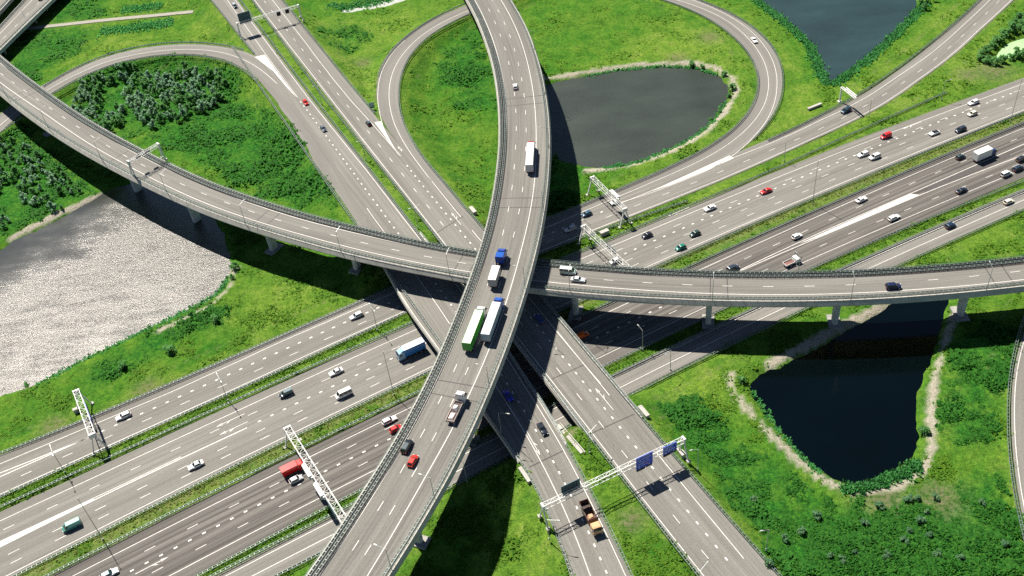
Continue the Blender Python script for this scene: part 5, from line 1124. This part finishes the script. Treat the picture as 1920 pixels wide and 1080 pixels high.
V = [
 # kind, colour, label, pixel, height, path, reversed, category, windows
 ('mpv', (.02, .03, .05), 'dark car with a pale rear at the top edge of the diagonal road', (440, 11), Mz, pM1R, False, 'car', 3, (.35, .38, .40)),
 ('hatch', RED, 'small red car on the diagonal road just past the white painted nose', (573, 192), Mz, pM1R, False, 'car', 3, None),
 ('sedan', (.05, .07, .10), 'dark blue grey saloon following the red car on the diagonal road', (606, 241), Mz, pM1R, False, 'car', 3, (.12, .15, .18)),
 ('hatch', BLK, 'black car beside the white gore of the narrow loop', (691, 231), Mz, pM2L, True, 'car', 3, (.06, .08, .09)),
 ('hatch', WHT, 'lone small white car at the top of the highest flyover', (966, 162), zT, pT, True, 'car', 3, None),
 ('mpv', (.015, .018, .022), 'black people carrier overtaking the red car on the highest flyover', (763, 837), zT, pT, True, 'car', 3, (.07, .09, .10)),
 ('hatch', (.62, .03, .015), 'bright red car behind the black one on the highest flyover', (774, 864), zT, pT, True, 'car', 3, None),
 ('sedan', WHT, 'only white car on the curve of the loop around the middle pond', (1414, 75), H0, pLEL, True, 'car', 3, None),
 ('mpv', (.02, .05, .08), 'dark blue van-like car passing the small cantilever gantry', (1586, 207), H0, pR1NR, True, 'car', 3, None),
 ('hatch', WHT, 'white car partly hidden beneath the truss on the upper right carriageway', (1153, 379), H0, pR1S, True, 'car', 3, None),
 ('hatch', (.03, .09, .15), 'blue hatchback just leaving the flyover shadow on the upper carriageway', (1100, 401), H0, pR1S, True, 'car', 3, None),
 ('estate', SIL, 'silver estate car inside the shadow of the highest flyover', (1069, 429), H0, pR1S, True, 'car', 3, None),
 ('estate', WHT, 'white estate car leading at the far right of the westbound lanes', (1825, 192), H0, pR2N, True, 'car', 3, None),
 ('hatch', CRM, 'cream coloured car beside the white estate at the far right', (1823, 213), H0, pR2N, True, 'car', 3, None),
 ('mpv', (.02, .03, .05), 'dark four by four near the grass strip behind the white convertible', (1801, 243), H0, pR2N, True, 'car', 3, None),
 ('open', WHT, 'white open-top car ahead of the dark four by four', (1752, 249), H0, pR2N, True, 'car', 3, None),
 ('small_van', (.60, .025, .03), 'red delivery van on the outer westbound lane', (1661, 254), H0, pR2N, True, 'van', 1, None),
 ('estate', WHT, 'left one of two white cars side by side on the westbound lanes', (1618, 289), H0, pR2N, True, 'car', 3, None),
 ('mpv', WHT, 'boxy white car right beside another white car on the westbound lanes', (1640, 294), H0, pR2N, True, 'car', 3, None),
 ('sedan', (.5, .03, .03), 'red saloon alone in the middle of the westbound lanes', (1436, 358), H0, pR2N, True, 'car', 3, None),
 ('sedan', WHT, 'white saloon between the red saloon and the dark green car', (1331, 390), H0, pR2N, True, 'car', 3, None),
 ('hatch', (.03, .065, .06), 'very dark green car behind the bright green one', (1303, 438), H0, pR2N, True, 'car', 3, None),
 ('hatch', (.01, .17, .12), 'green car nearest the curved flyover in the westbound lanes', (1276, 464), H0, pR2N, True, 'car', 3, None),
 ('hatch', (.02, .025, .04), 'black car to the right of the two truss gantries', (1213, 441), H0, pR2N, True, 'car', 3, None),
 ('hatch', WHT, 'white car peeking from under the truss next to the curved flyover', (1153, 489), H0, pR2N, True, 'car', 3, None),
 ('hatch', (.03, .05, .06), 'dark car beside the white box lorry on the eastbound side', (1801, 294), H0, pR3N, False, 'car', 3, None),
 ('small_van', (.6, .62, .62), 'pale grey van followed by dark cars near the right edge', (1887, 325), H0, pR3N, False, 'van', 3, WHT),
 ('mpv', (.02, .035, .06), 'dark car just ahead of the pale grey van', (1909, 316), H0, pR3N, False, 'car', 3, None),
 ('mpv', (.025, .03, .04), 'dark car cut by the right edge beside the grass tip', (1916, 298), H0, pR3N, False, 'car', 3, None),
 ('sedan', (.015, .02, .04), 'dark saloon below the tip of the long white wedge', (1803, 357), H0, pR3N, False, 'car', 3, None),
 ('sedan', WHT, 'white saloon left of the long white wedge', (1615, 374), H0, pR3N, False, 'car', 3, None),
 ('estate', WHT, 'large white estate car below the long white wedge', (1676, 408), H0, pR3N, False, 'car', 3, None),
 ('hatch', WHT, 'small white hatchback at the left end of the white wedge', (1494, 443), H0, pR3N, False, 'car', 3, None),
 ('mpv', (.03, .045, .065), 'dark round car half hidden behind the edge of the curved flyover', (1374, 503), H0, pR3N, False, 'car', 3, None),
 ('hatch', (.012, .035, .075), 'dark blue hatchback alone on the single lane road', (1782, 423), H0, pR4N, False, 'car', 3, None),
 ('hatch', CRM, 'beige hatchback at the right end of the single lane road', (1891, 378), H0, pR4N, False, 'car', 3, None),
 ('van', (.46, .56, .50), 'pale green van on the curved flyover beside a saloon', (1065, 508), WZ, pWN, False, 'van', 3, (.62, .70, .64)),
 ('sedan', SIL, 'silver saloon next to the pale green van on the curved flyover', (1084, 524), WZ, pWN, False, 'car', 3, WHT),
 ('mpv', (.012, .02, .06), 'navy car alone on the right part of the curved flyover', (1675, 537), WZ, pWN, False, 'car', 3, None),
 ('sedan', (.015, .05, .22), 'blue car in deep shade under the curved flyover', (1011, 597), Mz, pM2L, True, 'car', 3, None),
 ('small_van', ORG, 'orange van with white cargo in the shadow below the curved flyover', (1092, 628), H0, pR3N, False, 'van', 1, None),
 ('sedan', (.02, .03, .42), 'vivid blue car in the shadow right of the highest flyover', (953, 742), Mz, pM1R, False, 'car', 3, None),
 ('sedan', (.015, .02, .03), 'black saloon just out of the shadow on the diagonal road', (1017, 804), Mz, pM1R, False, 'car', 3, None),
 ('estate', SIL, 'silver car near the lamp post left of the diagonal bridge', (668, 592), H0, pR1S, True, 'car', 3, (.72, .74, .74)),
 ('sedan', WHT, 'white saloon ahead of the blue and white lorry', (630, 697), H0, pR2N, True, 'car', 3, None),
 ('small_van', (.015, .03, .04), 'black panel van on the outer lane of the westbound carriageway', (536, 737), H0, pR2N, True, 'van', 1, (.12, .17, .18)),
 ('van', WHT, 'white panel van on the inner lane left of the top flyover', (644, 738), H0, pR2N, True, 'van', 3, None),
 ('estate', WHT, 'white car with dark side windows beside the left truss gantry', (231, 780), H0, pR1S, True, 'car', 3, None),
 ('sedan', WHT, 'white saloon by itself in the lower left lanes', (367, 872), H0, pR2N, True, 'car', 3, None),
 ('van', TEAL, 'green van with a pale roof in the bottom left lanes', (134, 985), H0, pR2N, True, 'van', 1, (.22, .50, .40)),
 ('estate', WHT, 'white estate car beside a red car next to the top flyover', (730, 788), H0, pR3N, False, 'car', 3, None),
 ('hatch', (.55, .02, .02), 'red car disappearing under the top flyover', (742, 804), H0, pR3N, False, 'car', 3, None),
 ('hatch', SIL, 'silver hatchback next to the red lorry under the truss', (555, 899), H0, pR3N, False, 'car', 3, WHT),
 ('estate', WHT, 'white car cut off by the bottom edge of the photo', (205, 1076), H0, pR3N, False, 'car', 3, (.1, .2, .19)),
 ('hatch', BLK, 'black car on the top left viaduct at the upper edge', (77, -3), 6.0, line([(97,0),(48,46),(0,94)], 6.0, 30, (40, 40)), False, 'car', 3, None),
]
for kind, col, lb, q, z, pl, fl, cat, wn, rf in V:
    car(kind, col, lb, q, z, pl, fl, cat, windows=wn, roofcol=rf, zoff=.9 if 'van' in kind else .6)
G_, LG = (.06, .36, .035), (.72, .82, .62)
lorry('white trailer lorry with a dark red front on the upper highest flyover', (994.5, 293), zT, pT, True, 16.0, (.30, .02, .02), [(0, 13.6, 1.15, 2.8, 2.5, (.66, .64, .62), WHT, 'box')], zoff=2.0)
lorry('blue lorry with a short pale container behind an empty gap on its chassis', (933, 501), zT, pT, True, 15.8, (.02, .06, .30), [(0, 6.6, 1.2, 2.6, 2.45, (.42, .40, .38), (.80, .78, .76), 'box'), (10.6, 2.6, 1.2, 2.5, 2.45, (.015, .05, .33), (.02, .09, .36), 'box')], zoff=2.0)
lorry('lorry with a long green trailer on the highest flyover', (890, 614), zT, pT, True, 16.4, (.70, .68, .62), [(0, 13.6, 1.1, 2.9, 2.55, G_, LG, 'box')], zoff=2.2)
lorry('lorry with two white containers and a blue cab beside the green trailer', (924, 597), zT, pT, True, 16.6, (.03, .10, .40), [(0, 6.6, 1.2, 2.7, 2.5, (.45, .53, .58), WHT, 'box'), (6.75, 6.7, 1.2, 2.7, 2.5, (.45, .53, .58), WHT, 'box')], zoff=2.2)
lorry('white flatbed recovery lorry with pale and red cargo on the highest flyover', (855.5, 765), zT, pT, True, 9.6, (.74, .70, .66), [(0, 6.9, 1.15, .5, 2.4, (.50, .42, .38), (.10, .075, .07), 'open'), (3.6, 1.6, 1.2, 1.3, 1.5, (.70, .66, .62), None, 'heap'), (.4, 2.6, 1.2, .7, 1.7, (.62, .50, .46), None, 'heap')], zoff=1.3)
lorry('blue lorry with a white roof under a lamp mast left of the top flyover', (770, 656), H0, pR2N, True, 9.3, (.30, .50, .68), [(0, 7.1, 1.1, 2.8, 2.5, (.04, .22, .58), (.82, .81, .78), 'box')], zoff=1.9)
lorry('red lorry half hidden by the white sign housings of the truss gantry', (549, 876), H0, pR3N, False, 6.8, (.55, .02, .015), [(0, 4.6, .95, 2.0, 2.3, (.60, .012, .010), (.68, .02, .015), 'box')], zoff=1.8, cabH=2.6, cabL=2.0)
lorry('white box lorry with a dark blue cab on the eastbound side at the right', (1846, 288), H0, pR3N, False, 9.2, (.02, .05, .16), [(0, 6.9, 1.0, 3.0, 2.5, (.78, .77, .72), (.83, .82, .79), 'box')], zoff=2.0, cabH=2.9)
lorry('brown tipper lorry with an open bed under the blue sign gantry', (1107.5, 970), Mz, pM1R, False, 9.8, (.62, .38, .20), [(0, 6.4, 1.2, 1.5, 2.5, (.16, .09, .065), (.07, .045, .035), 'open'), (4.2, 1.6, 1.3, 1.1, 1.6, (.52, .30, .17), None, 'heap')], zoff=1.5, cabH=3.0)
lorry('white pickup truck with an open brown bed next to the curved flyover', (1484, 491), H0, pR3N, False, 5.9, (.80, .78, .74), [(0, 3.7, .9, .5, 2.1, (.76, .74, .70), (.20, .09, .07), 'open')], zoff=.9, cabH=2.1, cabL=1.9, name='pickup_truck', cat='pickup truck')
# ------------------------------------------------------------------ vegetation
def leafmat(name, c1, c2, c3, up=.6, trans=.3):
    m, nt, b = nodes_of(name)
    geo = nt.nodes.new('ShaderNodeNewGeometry'); oi = nt.nodes.new('ShaderNodeObjectInfo')
    f = noise(nt, geo.outputs['Position'], 1.1, 3, .7); f2 = noise(nt, geo.outputs['Position'], .13, 3, .6)
    c = ramp(nt, f, [(.3, c1), (.5, c2), (.7, c3)])
    c = mixc(nt, c, ramp(nt, f2, [(.3, (.78, .90, .80)), (.7, (1.0, .97, .85))]), .6, 'MULTIPLY')
    c = mixc(nt, c, ramp(nt, oi.outputs['Random'], [(0, (.72, .82, .8)), (1, (1.0, 1.0, .95))]), .8, 'MULTIPLY')
    nt.links.new(c, b.inputs['Base Color']); b.inputs['Roughness'].default_value = .8; b.inputs['Specular IOR Level'].default_value = .15
    va = nt.nodes.new('ShaderNodeVectorMath'); va.operation = 'MULTIPLY_ADD'; nt.links.new(geo.outputs['Normal'], va.inputs[0]); va.inputs[1].default_value = (1 - up,) * 3; va.inputs[2].default_value = (0, 0, up)
    vn = nt.nodes.new('ShaderNodeVectorMath'); vn.operation = 'NORMALIZE'; nt.links.new(va.outputs[0], vn.inputs[0]); nt.links.new(vn.outputs[0], b.inputs['Normal'])
    tr = nt.nodes.new('ShaderNodeBsdfTranslucent'); nt.links.new(c, tr.inputs['Color']); mx = nt.nodes.new('ShaderNodeMixShader'); mx.inputs[0].default_value = trans
    nt.links.new(b.outputs[0], mx.inputs[1]); nt.links.new(tr.outputs[0], mx.inputs[2]); nt.links.new(mx.outputs[0], nt.nodes['Material Output'].inputs['Surface'])
    return m
LEAF = leafmat('leaf_green', (.07, .21, .07), (.14, .33, .10), (.25, .44, .17), .75, .5)
LEAF_S = leafmat('leaf_silver', (.15, .28, .17), (.26, .43, .27), (.42, .57, .42), .75, .5)
LEAF_B = leafmat('leaf_grey', (.06, .16, .07), (.13, .26, .13), (.25, .38, .23), .75, .45)
REED = leafmat('reed_green', (.035, .19, .045), (.075, .30, .08), (.15, .40, .13), .85, .45)
TUFT = leafmat('tuft_green', (.046, .14, .012), (.095, .205, .014), (.17, .265, .028), .85)
TUFT_Y = leafmat('tuft_dry', (.12, .17, .03), (.19, .22, .05), (.26, .27, .09), .85)
TUFT_D = leafmat('tuft_lush', (.020, .115, .017), (.044, .185, .022), (.11, .275, .037), .85, .4)

def leaves(mb, c, rad, n, size, rg, flat=.8, shell=.72):
    for _ in range(n):
        while True:
            v = rg.normal(size=3); v /= np.linalg.norm(v)
            if v[2] > -.55: break
        k = shell + (1 - shell) * rg.random()
        p = np.array(c) + v * np.array(rad) * k
        nrm = v + rg.normal(size=3) * .55; nrm[2] += .35; nrm /= np.linalg.norm(nrm)
        u = np.cross(nrm, rg.normal(size=3)); u /= max(1e-6, np.linalg.norm(u)); w = np.cross(nrm, u); s = size * (.6 + .8 * rg.random())
        mb.add([p - u * s, p - w * s * .55, p + u * s, p + w * s * .55], [(0, 1, 2, 3)])
def tree_proto(seed, h, wd, mat, lobes, n, size):
    rg = np.random.default_rng(seed); cr = MB()
    for k in range(lobes):
        a = rg.random() * 6.28; rr = wd * .28 * rg.random() ** .5; zc = h * (.30 + .5 * k / max(1, lobes - 1)) if lobes > 1 else h * .55
        sc_ = 1.0 - .45 * (k / max(1, lobes - 1)) if lobes > 1 else 1
        leaves(cr, (math.cos(a) * rr, math.sin(a) * rr, zc), (wd * .36 * sc_, wd * .36 * sc_, h * .24), n // lobes, size, rg)
    tk = MB(); tk.tube((0, 0, -.4), (rg.normal() * .1, rg.normal() * .1, h * .55), wd * .045 + .03, wd * .02 + .015, 6)
    for k in range(3):
        a = rg.random() * 6.28; tk.tube((0, 0, h * (.2 + .1 * k)), (math.cos(a) * wd * .25, math.sin(a) * wd * .25, h * (.5 + .08 * k)), .035, .015, 5)
    return cr, tk
PROTO = {}
def plant(kind, q, label, group, cat, name, sc_=1.0, pos=None):
    B = Wg(q) if pos is None else pos
    key = kind
    o = thing(name, label, cat, B, random.random() * 6.28, group); s = sc_; o.scale = (s * random.uniform(.85, 1.15), s * random.uniform(.85, 1.15), s * random.uniform(.85, 1.2))
    a, b = PROTO[key]
    for src in (a, b):
        c = src.copy(); COL.objects.link(c); c.parent = o
    return o
def mkproto(key, *args):
    cr, tk = tree_proto(*args); m = args[3]
    res = []
    for nm, mbx, mt in (('crown', cr, m), ('trunk', tk, TRUNK)):
        o = mbx.build(nm, mt); COL.objects.unlink(o); res.append(o)
    PROTO[key] = res
for i in range(4): mkproto(('willow', i), 50 + i, 3.7, 3.2, LEAF_S if i % 2 else LEAF, 5, 260, .36)
for i in range(3): mkproto(('bush', i), 70 + i, 2.0, 2.9, LEAF, 4, 220, .30)
for i in range(2): mkproto(('grey_bush', i), 80 + i, 2.3, 3.2, LEAF_B, 4, 260, .32)
for i in range(2): mkproto(('tall', i), 90 + i, 6.5, 4.2, LEAF, 6, 380, .45)
def inpoly(px, n, mind, z=0, seed=1):
    P = polyw(px, z); rg = np.random.default_rng(seed); out = []
    lo, hi = P.min(0), P.max(0)
    for _ in range(n * 60):
        p = lo + (hi - lo) * rg.random(2)
        if not inside(P, np.array([p[0]]), np.array([p[1]]))[0]: continue
        if gsample(RD, p[0], p[1]) < 2.5 or gsample(PD, p[0], p[1]) < .5: continue
        if vnoise(np.array([p[0]]), np.array([p[1]]), 14, 9)[0] < .30: continue
        if all((p[0] - q[0]) ** 2 + (p[1] - q[1]) ** 2 > mind ** 2 for q in out): out.append(p)
        if len(out) >= n: break
    return out
def at(p, dz=0): return np.array([p[0], p[1], float(hz(p[0], p[1])) + dz])
for k, p in enumerate(inpoly([(118,178),(170,136),(245,117),(335,114),(405,132),(440,158),(425,185),(370,205),(310,226),(240,240),(185,236),(140,205)], 185, 1.9, 3, 4)):
    plant(('willow', k % 4), None, 'young willow tree in the thicket inside the left loop', 'willows in the loop thicket', 'tree', 'willow_tree', random.uniform(.8, 1.35), at(p))
for k, p in enumerate(inpoly([(-20,258),(35,262),(80,300),(150,345),(160,368),(80,412),(0,440),(-20,440)], 80, 2.2, 0, 5)):
    plant(('willow', k % 4), None, 'small willow tree in the rough ground left of the glittering pond', 'willows left of the pond', 'tree', 'willow_tree', random.uniform(.6, 1.15), at(p))
for k, q in enumerate([(1650,950),(1701,937),(1720,938),(1753,935),(1738,963),(1725,980),(1703,998),(1695,1017),(1741,1005),(1840,945),(1501,998),(1470,1014),(1555,1044),(1578,1052),(1603,1038),(1660,1044),(1533,969),(1883,1022),(1410,940),(1620,985),(1800,1050),(1755,1040),(1440,1060)]):
    plant(('grey_bush', k % 2), q, 'round grey green bush in the meadow below the black pond', 'bushes below the black pond', 'bush', 'bush', random.uniform(.55, 1.05))
for q, s, lb in [((1298,122),1.1,'dark bush at the top shore of the middle pond'), ((1317,127),.9,'smaller bush right of the dark one at the top shore of the middle pond'), ((1357,143),1.15,'bush at the top right corner of the middle pond'), ((1373,168),1.2,'large bush beside the pale beach of the middle pond'), ((1366,182),.9,'low bush under the large one beside the pale beach'),
                 ((1332,227),.8,'bush on the right shore of the middle pond above the lamp'), ((1312,244),.6,'small bush on the lower right shore of the middle pond'), ((1350,210),.6,'small bush between two bushes on the right shore of the middle pond'), ((1732,812),1.2,'bright green bush on the sandy bank of the black pond'), ((441,504),1.2,'dark bush at the right tip of the glittering pond'), ((436,522),.8,'small bush just below the tip of the glittering pond'),
                 ((1043,297),1.1,'bush in the flyover shadow at the left end of the middle pond'), ((1390,715),1.0,'bush at the left tip of the black pond'), ((404,604),1.3,'bush in the grass beside the glittering pond shore'), ((320,660),1.4,'spreading bush between the glittering pond and the motorway'), ((230,690),1.3,'low bush below the shore of the glittering pond'), ((53,725),.9,'bush at the lower left shore of the glittering pond')]:
    plant(('bush', 1 + int(s * 10) % 2), q, lb, None, 'bush', 'bush', s)
for k, q in enumerate([(1726,8),(1738,5),(1750,2),(1733,18)]): plant(('tall', k % 2), q, 'big round bush at the upper corner of the blue grey pond', 'big bushes by the blue grey pond', 'bush', 'bush', random.uniform(.6, .8))
for k, q in enumerate([(1842,102),(1838,112),(1850,118),(1864,122),(1852,97),(1862,88),(1872,78),(1884,68),(1896,60),(1908,55),(1918,48),(1900,48),(1912,40),(1920,62),(1895,112),(1908,108),(1919,103),(1878,118)]):
    plant(('bush', 1 + k % 2), q, 'dark green bush ringing the duckweed pond', 'bushes round the duckweed pond', 'bush', 'bush', random.uniform(1.3, 2.0))

# masses that nobody could count: rough grass tufts and reeds
def tufts(name, label, pts, size, hgt, mat, cat, blades=5, seed=3):
    rg = np.random.default_rng(seed); n = len(pts)
    pts = np.asarray(pts); V_ = []; 
    base = np.repeat(pts, blades, 0); N = len(base)
    an = rg.random(N) * 6.28; ln = (.35 + .65 * rg.random(N)) * np.repeat(size, blades)
    hh = (.6 + .7 * rg.random(N)) * np.repeat(hgt, blades)
    cx = base[:, 0] + rg.normal(size=N) * np.repeat(size, blades) * .45; cy = base[:, 1] + rg.normal(size=N) * np.repeat(size, blades) * .45
    dx, dy = np.cos(an) * ln * .5, np.sin(an) * ln * .5; lx, ly = -np.sin(an) * ln * .9, np.cos(an) * ln * .9
    z = base[:, 2]
    P = np.stack([np.stack([cx - dx, cy - dy, z - .05], 1), np.stack([cx + dx, cy + dy, z - .05], 1), np.stack([cx + dx * .7 + lx, cy + dy * .7 + ly, z + hh], 1), np.stack([cx - dx * .7 + lx, cy - dy * .7 + ly, z + hh], 1)], 1).reshape(-1, 3)
    me = bpy.data.meshes.new(name); me.vertices.add(len(P)); me.vertices.foreach_set('co', P.ravel()); me.loops.add(4 * N); me.polygons.add(N)
    me.loops.foreach_set('vertex_index', np.arange(4 * N)); me.polygons.foreach_set('loop_start', np.arange(0, 4 * N, 4)); me.polygons.foreach_set('loop_total', np.full(N, 4)); me.update(calc_edges=True); me.validate()
    me.materials.append(mat); o = bpy.data.objects.new(name, me); COL.objects.link(o); return tag(o, label, cat, None, 'stuff')
def visible(n, seed):
    rg = np.random.default_rng(seed); u, v = rg.random(n) * 2000 - 40, rg.random(n) ** .9 * 1150 - 35
    d = RGT[None] * ((u - 960) / F_PX)[:, None] - UPV[None] * ((v - 540) / F_PX)[:, None] + FWD[None]; t = -CAM_H / d[:, 2]
    return d[:, 0] * t, d[:, 1] * t
x, y = visible(150000, 21); rd, pdn = gsample(RD, x, y), gsample(PD, x, y); lu, sn, br = gsample(lush, x, y), gsample(sand, x, y), gsample(bare, x, y)
cl = vnoise(x, y, 9, 31) * .6 + vnoise(x, y, 3, 32) * .4
ok = (rd > 1.0) & (pdn > .8) & (sn < .25) & (br < .5)
k1 = ok & (lu < .5) & (cl > .50); k2 = ok & (lu >= .35) & (cl > .36)
def pk(m, cap, rg=np.random.default_rng(5)):
    i = np.nonzero(m)[0]; i = i if len(i) <= cap else rg.choice(i, cap, False); return i
i1, i2 = pk(k1, 22000), pk(k2, 30000)
tufts('meadow_grass', 'rough tufts of lighter grass on the verges and islands', np.stack([x[i1], y[i1], hz(x[i1], y[i1])], 1), np.clip((cl[i1] - .35) * 2.2, .35, 1.0), np.clip((cl[i1] - .4) * 1.1, .10, .4), TUFT, 'grass', 4)
tufts('tall_herbs', 'lush dark green herbs in the meadows', np.stack([x[i2], y[i2], hz(x[i2], y[i2])], 1), np.clip((cl[i2] - .2) * 2.4, .4, 1.3), np.clip((cl[i2] - .25) * 1.5, .15, .8), TUFT_D, 'grass', 5)
def reedbed(px, w, n, label, z=-.8, seed=4, hmin=1.2):
    n = int(n * 1.8); P = Poly([W(q, z) for q in px]); rg = np.random.default_rng(seed); s = rg.random(n) * P.L; c = P.at(s); nn = P.nrm(s); d = rg.normal(size=n) * w * .5
    x, y = c[:, 0] + nn[:, 0] * d, c[:, 1] + nn[:, 1] * d
    zz = np.maximum(hz(x, y), POND_Z)
    return tufts('reeds', label, np.stack([x, y, zz], 1), np.full(n, .62), hmin * .45 + rg.random(n) * .4, REED, 'reeds', 4, seed)
reedbed([(1418,2),(1440,20),(1480,50),(1512,82),(1532,116),(1541,146),(1551,160),(1570,158),(1606,130),(1640,103),(1682,65),(1714,32),(1735,10)], 2.3, 1700, 'reed bank around the blue grey pond', hmin=1.4)
reedbed([(1578,919),(1613,918),(1656,904),(1697,888),(1721,871)], 1.8, 330, 'reed clump at the lower end of the black pond', hmin=1.5)
reedbed([(188,60),(225,56),(270,50),(325,41)], 4.5, 420, 'long reed ditch above the thicket loop', 0, hmin=1.3)
reedbed([(228,19),(262,15),(303,12)], 4.0, 240, 'short reed ditch at the top left', 0, hmin=1.3)
reedbed([(618,8),(640,14),(690,4),(735,-5)], 3.5, 260, 'reeds along the pale pool at the top edge', 0, hmin=1.0)
reedbed([(1096,143),(1160,131),(1240,124),(1300,126),(1345,140)], .9, 160, 'thin reeds along the top shore of the middle pond', hmin=.5)
reedbed([(1362,190),(1337,228),(1307,255),(1262,279),(1210,302),(1130,316)], 1.2, 220, 'thin reeds along the lower shore of the middle pond', hmin=.5)
reedbed([(1403,725),(1447,793),(1490,846),(1540,890)], 1.0, 90, 'weeds along the left shore of the black pond', hmin=.4)
reedbed([(70,722),(168,670),(300,608),(407,554),(430,520)], 1.4, 260, 'weeds along the lower shore of the glittering pond', hmin=.5)
for a, b in (('upper', [(0,941),(240,838),(466,729),(543,690),(770,592),(1010,482),(1136,430),(1290,381)]), ('central', [(60,1072),(480,867),(755,735),(1256,488),(1600,351),(1920,220)]), ('lowest', [(390,1076),(670,930),(1140,695),(1385,578),(1540,506),(1890,360)])):
    P = Poly([W(q, 0) for q in b]); rg = np.random.default_rng(len(a)); n = 2000; s = rg.random(n) * P.L; c = P.at(s); nn = P.nrm(s); d = rg.normal(size=n) * 1.0
    X_, Y_ = c[:, 0] + nn[:, 0] * d, c[:, 1] + nn[:, 1] * d; g_ = gsample(RD, X_, Y_) > .6
    tufts('strip_grass', 'rough grass growing in the %s grass strip between carriageways' % a, np.stack([X_, Y_, hz(X_, Y_)], 1)[g_], np.full(g_.sum(), .55), .10 + rg.random(g_.sum()) * .28, TUFT_Y if a == 'central' else TUFT, 'grass', 3, len(a))

# ------------------------------------------------------------------ light
SUN_EL, SUN_AZ = RAD(56.5), RAD(-34.0)      # azimuth from +Y towards +X
w = bpy.data.worlds.new('World'); sc.world = w; w.use_nodes = True
nt = w.node_tree; bg = nt.nodes['Background']; sky = nt.nodes.new('ShaderNodeTexSky'); sky.sky_type = 'NISHITA'; sky.sun_disc = False
sky.sun_elevation = SUN_EL; sky.sun_rotation = SUN_AZ; sky.air_density = .65; sky.dust_density = .05; sky.ozone_density = 1.2
nt.links.new(sky.outputs[0], bg.inputs[0]); bg.inputs[1].default_value = .05
sd = bpy.data.lights.new('sun', 'SUN'); sd.energy = 5.0; sd.angle = RAD(.5); sd.color = (1.0, .955, .87)
so = bpy.data.objects.new('sun', sd); COL.objects.link(so)
dv = Vector((math.cos(SUN_EL) * math.sin(SUN_AZ), math.cos(SUN_EL) * math.cos(SUN_AZ), math.sin(SUN_EL)))
so.rotation_euler = dv.to_track_quat('Z', 'Y').to_euler(); so.location = (0, 200, 300)
sc.view_settings.view_transform = 'Standard'; sc.view_settings.look = 'None'; sc.view_settings.exposure = .85; sc.view_settings.gamma = 1
sc.render.engine = 'CYCLES'; sc.cycles.max_bounces = 6; sc.cycles.diffuse_bounces = 1; sc.cycles.glossy_bounces = 3; sc.cycles.transmission_bounces = 2
sc.cycles.use_denoising = False
